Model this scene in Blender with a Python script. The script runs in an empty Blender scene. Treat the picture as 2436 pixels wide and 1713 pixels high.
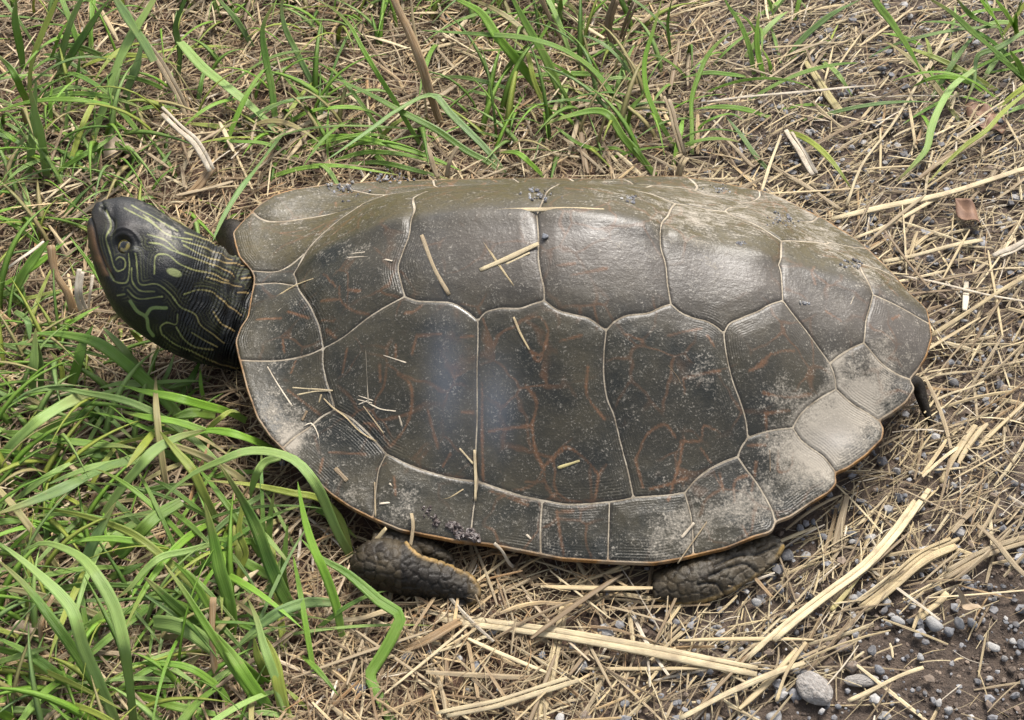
import bpy, bmesh, math, random
import numpy as np
from mathutils import Vector, Matrix
from mathutils.geometry import delaunay_2d_cdt

rng = np.random.default_rng(7)
random.seed(7)
scene = bpy.context.scene
C = scene.collection

# ------------------------------------------------------------------ camera, world, sun, exposure
PITCH, DIST, FPX = math.radians(48.0), 0.62, 3830.0      # FPX: focal length in photo pixels (2436 wide)
CAM = np.array([0.0, -DIST*math.cos(PITCH), DIST*math.sin(PITCH)])
FW = np.array([0.0, math.cos(PITCH), -math.sin(PITCH)])
UPV = np.array([0.0, math.sin(PITCH), math.cos(PITCH)])
RT = np.array([1.0, 0.0, 0.0])
cd = bpy.data.cameras.new('camera'); cam = bpy.data.objects.new('camera', cd); C.objects.link(cam)
cam.location = CAM; cam.rotation_euler = (math.pi/2 - PITCH, 0, 0)
cd.sensor_width = 36.0; cd.lens = FPX*36.0/2436.0; cd.clip_start = 0.01; cd.clip_end = 100.0
scene.camera = cam

SUN_EL, SUN_AZ = math.radians(57), math.radians(24)       # azimuth from +Y (behind the turtle) towards +X
w = bpy.data.worlds.new('World'); scene.world = w; w.use_nodes = True
nt = w.node_tree; nt.nodes.clear()
sky = nt.nodes.new('ShaderNodeTexSky'); sky.sky_type = 'NISHITA'; sky.sun_disc = False
sky.sun_elevation = SUN_EL; sky.sun_rotation = SUN_AZ
sky.air_density = 1.0; sky.dust_density = 4.0; sky.ozone_density = 1.0
bg = nt.nodes.new('ShaderNodeBackground'); bg.inputs['Strength'].default_value = 0.070
wo = nt.nodes.new('ShaderNodeOutputWorld')
hs = nt.nodes.new('ShaderNodeHueSaturation'); hs.inputs['Saturation'].default_value = .5   # thin bright cloud cover
nt.links.new(sky.outputs[0], hs.inputs['Color']); nt.links.new(hs.outputs[0], bg.inputs['Color']); nt.links.new(bg.outputs[0], wo.inputs['Surface'])
sd = bpy.data.lights.new('sun', 'SUN'); sun = bpy.data.objects.new('sun', sd); C.objects.link(sun)
sd.energy = 1.5; sd.angle = math.radians(16); sd.color = (1.0, 0.96, 0.90)
sdir = Vector((math.sin(SUN_AZ)*math.cos(SUN_EL), math.cos(SUN_AZ)*math.cos(SUN_EL), math.sin(SUN_EL)))
sun.rotation_euler = sdir.to_track_quat('Z', 'Y').to_euler(); sun.location = sdir*3
vs = scene.view_settings
vs.view_transform = 'Standard'; vs.look = 'None'; vs.gamma = 1.0; vs.use_curve_mapping = False
vs.exposure = 1.80

# ------------------------------------------------------------------ photo pixel -> direction helpers
def ray(q):
    q = np.atleast_2d(np.asarray(q, float))
    return FW + ((q[:, 0]-1218)/FPX)[:, None]*RT - ((q[:, 1]-856.5)/FPX)[:, None]*UPV
def unp(q, z):                                   # pixel -> point at height z
    d = ray(q); t = (np.asarray(z)-CAM[2])/d[:, 2]
    return CAM + t[:, None]*d
def proj(P):                                     # point -> pixel
    d = P-CAM; k = d@FW
    return np.stack([1218+FPX*(d@RT)/k, 856.5-FPX*(d@UPV)/k], -1)
CROPS = {'P': (0, 0, 1.0), 'A': (0, 0, .2613), 'B': (500, 0, .2613), 'C': (1400, 0, .2613), 'D': (0, 800, .2613),
         'E': (0, 1200, .3176), 'F': (500, 1100, .3797), 'T': (812, 0, .3537), 'U': (1624, 0, .3537),
         'L': (0, 571, .3537), 'M': (812, 1142, .3537), 'N': (1624, 1142, .3537), 'R': (1924, 571, .3536),
         'H': (150, 400, .3405), '2': (550, 380, .3839), '3': (1250, 380, .4355), '4': (550, 800, .3839),
         '5': (1250, 800, .4355)}
def px(c, pts):
    x0, y0, s = CROPS[c]
    return np.array([(x0+s*a, y0+s*b) for a, b in pts], float)
def catmull(P, n):
    P = np.asarray(P, float)
    if len(P) == 2:
        t = np.linspace(0, 1, n)[:, None]; return P[0]*(1-t)+P[1]*t
    s = np.r_[0, np.cumsum(np.linalg.norm(np.diff(P, axis=0), axis=1)+1e-12)]
    m = np.gradient(P, s, axis=0)
    q = np.linspace(0, s[-1], n); i = np.clip(np.searchsorted(s, q, 'right')-1, 0, len(P)-2)
    h = (s[i+1]-s[i]); t = (q-s[i])/h; t = t[:, None]; h = h[:, None]
    return ((2*t**3-3*t**2+1)*P[i]+(t**3-2*t**2+t)*h*m[i]+(-2*t**3+3*t**2)*P[i+1]+(t**3-t**2)*h*m[i+1])
def vnoise(x, y, s, seed=0):                     # cheap smooth value noise
    x = np.asarray(x)/s; y = np.asarray(y)/s
    xi = np.floor(x).astype(int); yi = np.floor(y).astype(int); fx = x-xi; fy = y-yi
    fx = fx*fx*(3-2*fx); fy = fy*fy*(3-2*fy)
    def h(a, b):
        n = (a*374761393+b*668265263+seed*974711) & 0x7fffffff
        n = ((n ^ (n >> 13))*1274126177) & 0x7fffffff
        return ((n ^ (n >> 16)) & 0xffff)/65535.0
    return (h(xi, yi)*(1-fx)+h(xi+1, yi)*fx)*(1-fy)+(h(xi, yi+1)*(1-fx)+h(xi+1, yi+1)*fx)*fy

# ------------------------------------------------------------------ object helpers
def mesh_np(name, V, F, attrs=None, smooth=True, cols=None):
    """V (n,3); F = (m,k) int array or list of those; attrs: per-vertex floats; cols: per-vertex rgb"""
    me = bpy.data.meshes.new(name)
    V = np.ascontiguousarray(V, np.float32)
    Fs = F if isinstance(F, list) else [F]
    Fs = [np.asarray(f, np.int32) for f in Fs if len(f)]
    me.vertices.add(len(V)); me.vertices.foreach_set('co', V.ravel())
    tot = np.concatenate([np.full(len(f), f.shape[1], np.int32) for f in Fs])
    idx = np.concatenate([f.ravel() for f in Fs])
    me.loops.add(len(idx)); me.loops.foreach_set('vertex_index', idx)
    me.polygons.add(len(tot)); st = np.r_[0, np.cumsum(tot)[:-1]].astype(np.int32)
    me.polygons.foreach_set('loop_start', st); me.polygons.foreach_set('loop_total', tot)
    me.polygons.foreach_set('use_smooth', np.full(len(tot), smooth))
    me.update(calc_edges=True); me.validate()
    for k, a in (attrs or {}).items():
        at = me.attributes.new(k, 'FLOAT', 'POINT'); at.data.foreach_set('value', np.ascontiguousarray(a, np.float32))
    if cols is not None:
        at = me.attributes.new('Col', 'FLOAT_COLOR', 'POINT')
        at.data.foreach_set('color', np.c_[cols, np.ones(len(cols))].astype(np.float32).ravel())
    return me
def link(name, data, mat=None, parent=None):
    o = bpy.data.objects.new(name, data); C.objects.link(o)
    if mat is not None and data is not None and not data.materials: data.materials.append(mat)
    if parent is not None: o.parent = parent
    return o
def tag(o, label, cat=None, group=None, kind=None):
    if label: o['label'] = label
    if cat: o['category'] = cat
    if group: o['group'] = group
    if kind: o['kind'] = kind
    return o

# ------------------------------------------------------------------ materials
def mat(name):
    m = bpy.data.materials.new(name); m.use_nodes = True
    n = m.node_tree; b = n.nodes['Principled BSDF']
    return m, n, b
class G:
    """small node-graph helper"""
    def __init__(s, n): s.n = n
    def new(s, t, **kw):
        o = s.n.nodes.new(t)
        for k, v in kw.items():
            if k in o.inputs.keys() if hasattr(o.inputs, 'keys') else False: s.put(o.inputs[k], v)
            else: setattr(o, k, v)
        return o
    def put(s, i, v):
        if isinstance(v, bpy.types.NodeSocket): s.n.links.new(v, i)
        else: i.default_value = v
    def attr(s, name): 
        a = s.n.nodes.new('ShaderNodeAttribute'); a.attribute_name = name; return a
    def noise(s, scale, detail=4, rough=.6, vec=None, dist=0):
        a = s.n.nodes.new('ShaderNodeTexNoise'); s.put(a.inputs['Scale'], scale); s.put(a.inputs['Detail'], detail)
        s.put(a.inputs['Roughness'], rough); s.put(a.inputs['Distortion'], dist)
        s.put(a.inputs['Vector'], vec if vec is not None else s.coord()); return a.outputs['Fac']
    def coord(s, kind='Object'):
        return s.n.nodes.new('ShaderNodeTexCoord').outputs[kind]
    def math(s, op, a, b=0.0, clamp=False):
        m = s.n.nodes.new('ShaderNodeMath'); m.operation = op; m.use_clamp = clamp
        s.put(m.inputs[0], a); s.put(m.inputs[1], b); return m.outputs[0]
    def rng(s, v, a, b, c=0.0, d=1.0):
        m = s.n.nodes.new('ShaderNodeMapRange'); m.clamp = True
        for i, x in enumerate((v, a, b, c, d)): s.put(m.inputs[i], x)
        return m.outputs[0]
    def mix(s, f, a, b, mode='MIX'):
        m = s.n.nodes.new('ShaderNodeMix'); m.data_type = 'RGBA'; m.blend_type = mode
        s.put(m.inputs[0], f)
        for i, v in ((6, a), (7, b)):
            s.put(m.inputs[i], (*v, 1) if isinstance(v, tuple) and len(v) == 3 else v)
        return m.outputs[2]
    def streak(s, fa=70.0, fc=4.5, detail=3):
        c = s.n.nodes.new('ShaderNodeCombineXYZ'); s.put(c.inputs[0], s.math('MULTIPLY', s.attr('along').outputs['Fac'], fa)); s.put(c.inputs[1], s.math('MULTIPLY', s.attr('across').outputs['Fac'], fc)); s.put(c.inputs[2], s.math('MULTIPLY', s.attr('seed').outputs['Fac'], 37.0))
        return s.noise(1.0, detail, .6, c.outputs[0])
    def mapping(s, vec, scale):
        m = s.n.nodes.new('ShaderNodeMapping'); s.put(m.inputs['Vector'], vec); m.inputs['Scale'].default_value = scale; return m.outputs[0]
    def bump(s, h, strength, dist, normal=None):
        b = s.n.nodes.new('ShaderNodeBump'); s.put(b.inputs['Height'], h); s.put(b.inputs['Strength'], strength)
        s.put(b.inputs['Distance'], dist)
        if normal is not None: s.put(b.inputs['Normal'], normal)
        return b.outputs[0]

def mat_scute():
    m, n, b = mat('scute_horn'); g = G(n)
    org, dust, olive, edge, tone, gloss = (g.attr(k).outputs['Fac'] for k in ('orange', 'dust', 'olive', 'edge', 'tone', 'gloss'))
    n1 = g.noise(55, 6, .62); n2 = g.noise(900, 3, .7); n3 = g.noise(230, 5, .65)
    base = g.mix(g.rng(n1, .35, .65), (.052, .044, .026), (.016, .0165, .012)); base = g.mix(g.rng(g.noise(16, 4), .5, .68, 0, .6), base, (.014, .0135, .0105))
    base = g.mix(tone, base, (.095, .080, .066))
    ol = g.mix(g.rng(n3, .3, .7), (.082, .064, .024), (.034, .028, .012))
    base = g.mix(olive, base, ol)
    ofac = g.math('MULTIPLY', org, g.rng(n3, .22, .55, .25, 1.0))
    base = g.mix(g.math('MULTIPLY', ofac, .74), base, (.190, .086, .036))
    # dry dust film, streaked specks
    st = g.noise(1.0, 4, .65, g.mapping(g.coord(), (70, 800, 800)))
    vo = n.nodes.new('ShaderNodeTexVoronoi'); vo.feature = 'DISTANCE_TO_EDGE'; g.put(vo.inputs['Scale'], 62)
    wv_ = n.nodes.new('ShaderNodeVectorMath'); wv_.operation = 'ADD'; g.put(wv_.inputs[0], g.coord()); nz = n.nodes.new('ShaderNodeTexNoise'); g.put(nz.inputs['Scale'], 60); g.put(nz.inputs['Vector'], g.coord()); sc_ = n.nodes.new('ShaderNodeVectorMath'); sc_.operation = 'SCALE'; g.put(sc_.inputs[0], nz.outputs['Color']); g.put(sc_.inputs['Scale'], .012); g.put(wv_.inputs[1], sc_.outputs[0]); g.put(vo.inputs['Vector'], wv_.outputs[0])
    net = g.math('MULTIPLY', g.rng(vo.outputs['Distance'], .045, .012), g.rng(g.noise(36, 3), .46, .62, 0, .40))
    base = g.mix(net, base, (.150, .070, .030))
    dn = g.math('ADD', g.math('MULTIPLY', n3, .55), g.math('ADD', g.math('MULTIPLY', n2, .34), g.math('ADD', .095, g.math('MULTIPLY', g.math('SUBTRACT', st, .47), g.rng(olive, 0, 1, .16, .95)))))
    n4 = g.noise(1500, 2, .6); dn = g.math('ADD', dn, g.math('MULTIPLY', g.math('SUBTRACT', n4, .5), .45)); dfac = g.rng(g.math('ADD', dn, g.math('ADD', g.math('MULTIPLY', dust, .52), g.math('MULTIPLY', g.math('SUBTRACT', n1, .5), .55))), .76, 1.04, 0.0, .88)
    col = g.mix(dfac, base, (.30, .265, .212))
    sp = g.math('MULTIPLY', g.rng(n2, .56, .68), g.math('MULTIPLY', g.rng(n3, .42, .60), g.rng(n1, .40, .60, .25, 1)))
    sp = g.math('ADD', sp, g.math('MULTIPLY', g.rng(n4, .60, .68), g.rng(n3, .38, .58, 0, .8)), True); col = g.mix(g.math('MULTIPLY', sp, .46), col, (.44, .40, .33))
    groove = g.math('MULTIPLY', g.rng(edge, 1.1, .35), g.rng(n3, .36, .58, .15, .85))  # seam shadow and dirt painted as a broken dark line along scute borders
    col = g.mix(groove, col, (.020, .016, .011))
    n.links.new(col, b.inputs['Base Color'])
    dfac2 = g.math('MULTIPLY', dfac, g.math('SUBTRACT', 1, g.math('MULTIPLY', gloss, .7))); rg = g.math('SUBTRACT', g.rng(dfac2, 0, .6, .40, .80), g.math('MULTIPLY', gloss, .20)); rg = g.math('ADD', rg, g.math('MULTIPLY', g.math('SUBTRACT', n3, .5), .22))
    n.links.new(rg, b.inputs['Roughness'])
    n.links.new(g.rng(gloss, 0, 1, .45, 1.0), b.inputs['Specular IOR Level']); n.links.new(gloss, b.inputs['Coat Weight']); b.inputs['Coat Roughness'].default_value = .22; b.inputs['Coat IOR'].default_value = 2.3
    # growth rings follow the scute border; fine scratches
    ring = g.math('SINE', g.math('ADD', g.math('MULTIPLY', edge, 7.5), g.math('MULTIPLY', n1, 9.0)))
    ring = g.math('MULTIPLY', g.math('MULTIPLY', ring, g.rng(g.noise(24, 3), .50, .66)), g.rng(edge, 9, 2))
    h = g.math('ADD', g.math('MULTIPLY', ring, .12), g.math('ADD', g.math('MULTIPLY', n3, .55), g.math('MULTIPLY', n2, .28)))
    h = g.math('ADD', h, g.math('MULTIPLY', st, g.rng(olive, 0, 1, .16, .45)))
    n.links.new(g.bump(h, .7, .0007), b.inputs['Normal'])
    return m
def mat_carapace():
    m, n, b = mat('dusty_seam_and_rim'); g = G(n)
    rim = g.attr('rim').outputs['Fac']; n1 = g.noise(140, 5); n2 = g.noise(900, 3)
    c = g.mix(g.rng(n1, .35, .65), (.41, .355, .27), (.19, .155, .11))
    r = g.mix(g.rng(n1, .35, .62), (.30, .155, .048), (.10, .055, .024)); r = g.mix(g.rng(g.noise(48, 5), .48, .62, 0, .85), r, (.26, .215, .155))
    c = g.mix(rim, c, r); n.links.new(c, b.inputs['Base Color'])
    n.links.new(g.rng(rim, 0, 1, .9, .55), b.inputs['Roughness']); b.inputs['Specular IOR Level'].default_value = .2
    n.links.new(g.bump(n2, .6, .0005), b.inputs['Normal']); return m
def mat_skin():
    m, n, b = mat('wet_dark_skin'); g = G(n)
    col = g.attr('Col').outputs['Color']; dust = g.attr('dust').outputs['Fac']; leg = g.attr('leg').outputs['Fac']
    n1 = g.noise(260, 5); n2 = g.noise(1100, 3)
    c = g.mix(g.math('MULTIPLY', dust, g.rng(g.math('ADD', n1, g.math('MULTIPLY', n2, .4)), .68, .85)), col, (.42, .38, .31))
    v = g.n.nodes.new('ShaderNodeTexVoronoi'); v.feature = 'DISTANCE_TO_EDGE'; g.put(v.inputs['Scale'], 330); g.put(v.inputs['Vector'], g.coord())
    cell = g.rng(v.outputs['Distance'], 0, .09)
    c = g.mix(g.math('MULTIPLY', g.math('MULTIPLY', leg, .12), g.math('SUBTRACT', 1, cell)), c, (.010, .009, .007))
    n.links.new(c, b.inputs['Base Color'])
    n.links.new(g.rng(n1, .3, .7, .34, .62), b.inputs['Roughness']); n.links.new(g.rng(leg, 0, 1, .38, .22), b.inputs['Specular IOR Level'])
    v2 = g.n.nodes.new('ShaderNodeTexVoronoi'); v2.feature = 'DISTANCE_TO_EDGE'; g.put(v2.inputs['Scale'], 900); g.put(v2.inputs['Vector'], g.coord())
    h = g.math('ADD', g.math('MULTIPLY', g.math('ADD', n2, g.rng(v2.outputs['Distance'], 0, .12, 0, .2)), .45), g.math('MULTIPLY', g.math('MULTIPLY', cell, leg), .1))
    n.links.new(g.bump(g.math('ADD', h, g.math('MULTIPLY', n1, .3)), .6, .0006), b.inputs['Normal']); return m
def mat_blade():
    m, n, b = mat('grass_blade'); g = G(n)
    col = g.attr('Col').outputs['Color']; ac = g.attr('across').outputs['Fac']
    n1 = g.noise(70, 4); n2 = g.noise(350, 3)
    vein = g.rng(g.streak(25, 7.0), .3, .7, -1, 1)
    c = g.mix(g.rng(n1, .35, .7, 0, .45), col, (.22, .28, .06))
    c = g.mix(g.rng(vein, -.2, 1, 0, .25), c, (.27, .42, .09))
    c = g.mix(g.rng(n2, .64, .74, 0, .5), c, (.30, .24, .10))
    n.links.new(c, b.inputs['Base Color']); b.inputs['Roughness'].default_value = .42
    b.inputs['Specular IOR Level'].default_value = .36
    n.links.new(g.bump(g.math('ADD', vein, g.math('MULTIPLY', n2, .8)), .35, .0003), b.inputs['Normal'])
    tr = n.nodes.new('ShaderNodeBsdfTranslucent'); n.links.new(g.mix(.5, c, (.25, .42, .03)), tr.inputs['Color'])
    mx = n.nodes.new('ShaderNodeMixShader'); mx.inputs[0].default_value = .26
    n.links.new(b.outputs[0], mx.inputs[1]); n.links.new(tr.outputs[0], mx.inputs[2])
    n.links.new(mx.outputs[0], n.nodes['Material Output'].inputs['Surface']); return m
def mat_straw(name, per_object):
    m, n, b = mat(name); g = G(n)
    if per_object:
        c = n.nodes.new('ShaderNodeObjectInfo').outputs['Color']
        n1 = g.noise(3.0, 4, .6, g.mapping(g.coord(), (1.5, 1, 1)))
        str_ = g.noise(1.0, 2, .6, g.mapping(g.coord(), (1.2, 9, 3)))
    else:
        c = g.attr('Col').outputs['Color']; n1 = g.noise(120, 4)
        str_ = g.rng(g.streak(90, 8.0, 5), .28, .72)
    c = g.mix(g.rng(n1, .40, .68, 0, .62), c, (.17, .115, .070))
    c = g.mix(g.rng(str_, .45, .9, 0, .38), c, (.64, .56, .39))
    c = g.mix(g.rng(str_, .38, .12, 0, .60), c, (.12, .078, .045))
    n.links.new(c, b.inputs['Base Color']); b.inputs['Roughness'].default_value = .6
    b.inputs['Specular IOR Level'].default_value = .35
    n.links.new(g.bump(str_, .5, .0003), b.inputs['Normal']); return m
def mat_pebble():
    m, n, b = mat('pebble_stone'); g = G(n)
    n1 = g.noise(2.2, 5); n2 = g.noise(14, 3)
    c = n.nodes.new('ShaderNodeObjectInfo').outputs['Color']
    c = g.mix(g.rng(n1, .42, .7, 0, .45), c, (.36, .345, .32)); c = g.mix(g.rng(n2, .55, .75, 0, .6), c, (.12, .10, .09))
    n.links.new(c, b.inputs['Base Color']); b.inputs['Roughness'].default_value = .75
    n.links.new(g.bump(g.math('ADD', n1, g.math('MULTIPLY', n2, .5)), .5, .002), b.inputs['Normal']); return m
def mat_grit():
    m, n, b = mat('grit'); g = G(n); c = g.attr('Col').outputs['Color']; n1 = g.noise(700, 4)
    n.links.new(g.mix(g.rng(n1, .4, .7, 0, .6), c, (.10, .08, .065)), b.inputs['Base Color']); b.inputs['Roughness'].default_value = .85
    n.links.new(g.bump(n1, .5, .0006), b.inputs['Normal']); return m
def mat_soil():
    m, n, b = mat('soil'); g = G(n); wet = g.attr('wet').outputs['Fac']; red = g.attr('red').outputs['Fac']
    n1 = g.noise(45, 6); n2 = g.noise(420, 6, .7); n3 = g.noise(1500, 3)
    c = g.mix(g.rng(n1, .35, .65), (.150, .108, .078), (.080, .057, .042))
    c = g.mix(red, c, g.mix(g.rng(n2, .4, .65), (.125, .066, .038), (.055, .029, .018)))
    c = g.mix(wet, c, g.mix(g.rng(n2, .35, .65), (.105, .074, .052), (.048, .034, .025)))
    c = g.mix(g.rng(n3, .58, .72, 0, .5), c, (.27, .21, .16))
    n.links.new(c, b.inputs['Base Color']); b.inputs['Roughness'].default_value = .88
    h = g.math('ADD', g.math('MULTIPLY', n2, 1.0), g.math('MULTIPLY', n3, .35))
    n.links.new(g.bump(h, .9, .003), b.inputs['Normal']); return m
def mat_plain(name, c1, c2, scale=200, rough=.6, bump=.0004):
    m, n, b = mat(name); g = G(n); n1 = g.noise(scale, 5)
    n.links.new(g.mix(g.rng(n1, .35, .65), c1, c2), b.inputs['Base Color']); b.inputs['Roughness'].default_value = rough
    n.links.new(g.bump(n1, .5, bump), b.inputs['Normal']); return m
def mat_eye():
    m, n, b = mat('eye_glossy'); g = G(n); n.links.new(g.attr('Col').outputs['Color'], b.inputs['Base Color'])
    b.inputs['Roughness'].default_value = .08; b.inputs['Coat Weight'].default_value = .6; return m
M = dict(scute=mat_scute(), carapace=mat_carapace(), skin=mat_skin(), blade=mat_blade(), straw=mat_straw('dry_straw', False),
         straw_o=mat_straw('dry_straw_piece', True), pebble=mat_pebble(), grit=mat_grit(), soil=mat_soil(), eye=mat_eye(),
         palestone=mat_plain('pale_stone', (.36, .335, .305), (.23, .205, .18), 3.5, .85, .03),
         plastron=mat_plain('plastron_horn', (.34, .22, .09), (.16, .10, .05), 90),
         mud=mat_plain('wet_mud', (.040, .030, .028), (.12, .095, .085), 900, .35, .001),
         leaf=mat_plain('dead_leaf', (.24, .135, .080), (.14, .075, .045), 160, .7),
         paleleaf=mat_plain('pale_dead_leaf', (.40, .32, .22), (.26, .19, .12), 160, .7))
# ------------------------------------------------------------------ ground
def zone_wet(P):                                   # damp bare soil corner, given as ground pixels
    q = proj(P); x, y = q[:, 0], q[:, 1]
    d = (x-1960)*.62+(y-1560)*.78
    return np.clip((d+vnoise(P[:, 0], P[:, 1], .03, 3)*260-130)/150, 0, 1)
def zone_gravel(P):
    q = proj(P); x, y = q[:, 0], q[:, 1]
    return np.clip((x-1330+(y-700)*.12)/500, 0, 1)
def gz(x, y):
    x = np.asarray(x, float); y = np.asarray(y, float)
    return ((vnoise(x, y, .05, 1)-.5)*.004+(vnoise(x, y, .017, 2)-.5)*.0022)
def axis_grid(lo, hi, step, far):
    a = np.arange(lo, hi+1e-9, step); o = np.geomspace(step*2, far, 22)
    return np.r_[lo-o[::-1], a, hi+o]
gx = axis_grid(-.36, .36, .003, 12.0); gy = axis_grid(-.34, .46, .003, 12.0)
X, Y = np.meshgrid(gx, gy); X = X.ravel(); Y = Y.ravel()
fade = np.exp(-np.maximum(0, np.hypot(X, Y)-.6)/.6)
Z = gz(X, Y)+(vnoise(X, Y, .006, 5)-.5)*.0012*(np.hypot(X, Y) < .7)
V = np.stack([X, Y, Z], 1)
inF = (np.abs(X) < .8) & (np.abs(Y) < .8)
wet = np.where(inF, zone_wet(np.where(inF[:, None], V, 0)), .3); gr = np.where(inF, zone_gravel(np.where(inF[:, None], V, 0)), .5)
nx, ny = len(gx), len(gy); I = np.arange(nx*ny).reshape(ny, nx)
F = np.stack([I[:-1, :-1], I[:-1, 1:], I[1:, 1:], I[1:, :-1]], -1).reshape(-1, 4)
tag(link('ground', mesh_np('ground', V, F, {'wet': wet, 'red': np.clip(1-gr*1.3, 0, 1)}), M['soil']), 'bare brown soil under the straw litter', kind='structure')

# ------------------------------------------------------------------ the turtle: shell geometry
A0 = unp([(603, 665)], .030)[0, :2]; B0 = unp([(2213, 770)], .032)[0, :2]
LEN = float(np.linalg.norm(B0-A0)); AX = (B0-A0)/LEN; NV = np.array([-AX[1], AX[0]])
def loc(P): d = np.asarray(P)[..., :2]-A0; return np.stack([d@AX, d@NV], -1)
def wor(uv, z): uv = np.asarray(uv); return np.concatenate([A0+uv[..., :1]*AX+uv[..., 1:2]*NV, np.asarray(z)[..., None]], -1)
def zmargin(u):
    k = np.abs(2*np.clip(np.asarray(u)/LEN, 0, 1)-1); return .0135+.0180*k**2.4
NEAR = [(603,665),(603,676),(597,706),(589,754),(572,778),(560,812),(567,849),(573,869),(588,927),(611,992),(642,1038),(684,1080),(734,1126),(788,1176),(834,1207),(888,1234),(953,1261),(1030,1276),(1087,1287),(1164,1295),(1241,1310),(1337,1329),(1446,1336),(1555,1340),(1611,1331),(1664,1318),(1729,1303),(1794,1277),(1833,1266),(1844,1252),(1842,1243),(1881,1229),(1929,1196),(1973,1170),(1991,1148),(1986,1127),(2016,1114),(2060,1083),(2099,1044),(2103,1018),(2091,1002),(2121,983),(2156,957),(2177,922),(2164,904),(2186,878),(2204,848),(2217,804),(2213,770)]
FAR1 = [(599,645),(569,611),(560,583),(554,553),(573,530),(607,495),(650,464),(703,449),(780,438),(895,430),(991,428)]
FAR2 = [(1446,426),(1529,419),(1620,419),(1703,432),(1816,454),(1868,474),(1968,524),(2008,550),(2043,572),(2077,602),(2121,646),(2164,698),(2205,735)]
def margin_pts(q):
    z = np.full(len(q), .02)
    for _ in range(6): uv = loc(unp(q, z)); z = zmargin(uv[:, 0])
    return uv
near = margin_pts(NEAR); f1 = margin_pts(FAR1); f2 = margin_pts(FAR2)
near[0, 1] = 0; near[-1, 1] = 0
mir = near*[1, -1]
tg = np.linspace(0, 1, 14)[1:-1, None]; gap = f1[-1]*(1-tg)+f2[0]*tg; gap[:, 1] += .003*np.sin(np.pi*tg[:, 0])
OUT = np.r_[near, f2[::-1], gap[::-1], f1[::-1]]                 # closed, near side first
def width(u, side):
    P = OUT; Q = np.roll(OUT, -1, 0); best = 0
    for p, q in zip(P, Q):
        if (p[0]-u)*(q[0]-u) <= 0 and abs(q[0]-p[0]) > 1e-9:
            v = p[1]+(u-p[0])/(q[0]-p[0])*(q[1]-p[1])
            if v*side > best: best = v*side
    return best
KEEL = np.array([(700,652),(757,612),(819,583),(895,545),(972,526),(1126,516),(1280,512),(1381,515),(1468,528),(1563,552),(1642,576),(1751,600),(1816,612),(1851,630),(1960,665),(2075,700),(2150,735)], float)
d = ray(KEEL); t = ((A0-CAM[:2])@NV)/(d[:, :2]@NV); KP = CAM+t[:, None]*d
ku = loc(KP)[:, 0]; kz = KP[:, 2]
ctrl = [np.c_[OUT, zmargin(OUT[:, 0])], np.c_[ku, 0*ku, kz]]
TT = np.array([.12, .22, .34, .47, .60, .72, .82, .91])
PM = np.array([.965, .905, .800, .645, .460, .290, .170, .075])     # bridge cross-section
PE = np.array([.965, .900, .780, .600, .400, .215, .105, .045])     # flared ends
for k in np.arange(.09, .93, .055):
    u = k*LEN; zk = np.interp(u, ku, kz); zm = float(zmargin(u)); b = 1-abs(2*k-1)**1.5
    for s in (-1, 1):
        wd = width(u, s)
        ctrl.append(np.c_[np.full(8, u), s*wd*TT, zm+(zk-zm)*(PM*b+PE*(1-b))])
ctrl = np.concatenate(ctrl)
def tps_fit(c, lam):
    P = c[:, :2]/LEN; n = len(P); r2 = ((P[:, None]-P[None])**2).sum(-1)
    K = np.where(r2 > 0, .5*r2*np.log(r2+1e-300), 0)+lam*np.eye(n)
    Q = np.c_[np.ones(n), P]; A = np.block([[K, Q], [Q.T, np.zeros((3, 3))]])
    return P, np.linalg.solve(A, np.r_[c[:, 2], 0, 0, 0])
TP, TW = tps_fit(ctrl, 2e-4)
def zs(uv):
    uv = np.atleast_2d(uv)/LEN; o = np.empty(len(uv)); P2 = (TP**2).sum(1)
    for i in range(0, len(uv), 20000):
        q = uv[i:i+20000]; r2 = np.maximum((q**2).sum(1)[:, None]+P2-2*q@TP.T, 1e-14)
        o[i:i+20000] = (.5*r2*np.log(r2))@TW[:-3]+TW[-3]+q@TW[-2:]
    return o
def cast(q, steps=90):                                             # photo ray -> shell surface (u, v)
    q = np.atleast_2d(q); d = ray(q); z = np.linspace(.095, .004, steps)
    t = (z[None]-CAM[2])/d[:, 2:3]; P = CAM+t[..., None]*d[:, None]
    uv = loc(P.reshape(-1, 3)); f = (P.reshape(-1, 3)[:, 2]-zs(uv)).reshape(len(q), steps)
    i = np.argmax(f < 0, axis=1); i = np.where((f < 0).any(1), np.maximum(i, 1), steps-1)
    r = np.arange(len(q)); a = f[r, i-1]; b = f[r, i]; k = np.clip(a/(a-b+1e-15), 0, 1)
    return loc(P[r, i-1]*(1-k)[:, None]+P[r, i]*k[:, None])

# seams traced on the photograph, cast on the shell
S = {}
def seam(name, c, pts): S[name] = px(c, pts)
seam('v1front', 'P', [(698,655),(704,664),(707,679),(742,737),(761,783),(769,829)])
seam('v1c1', 'P', [(769,829),(811,806),(876,756),(919,729),(963,706)])
seam('v12', 'P', [(976,535),(973,560),(957,603),(947,637),(953,668),(963,706)])
seam('v2c1', 'P', [(963,706),(991,716),(1030,718),(1076,722),(1107,739),(1137,764)])
seam('c12', 'P', [(1137,764),(1137,802),(1135,879),(1135,1000),(1132,1069),(1131,1107),(1137,1146)])
seam('v2c2', 'P', [(1137,764),(1153,745),(1183,735),(1241,733),(1272,722),(1295,716)])
seam('v23', 'P', [(1276,520),(1281,572),(1281,618),(1287,656),(1294,687),(1295,716)])
seam('v3c2', 'P', [(1295,716),(1324,737),(1368,750),(1402,759),(1424,774),(1442,787)])
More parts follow.
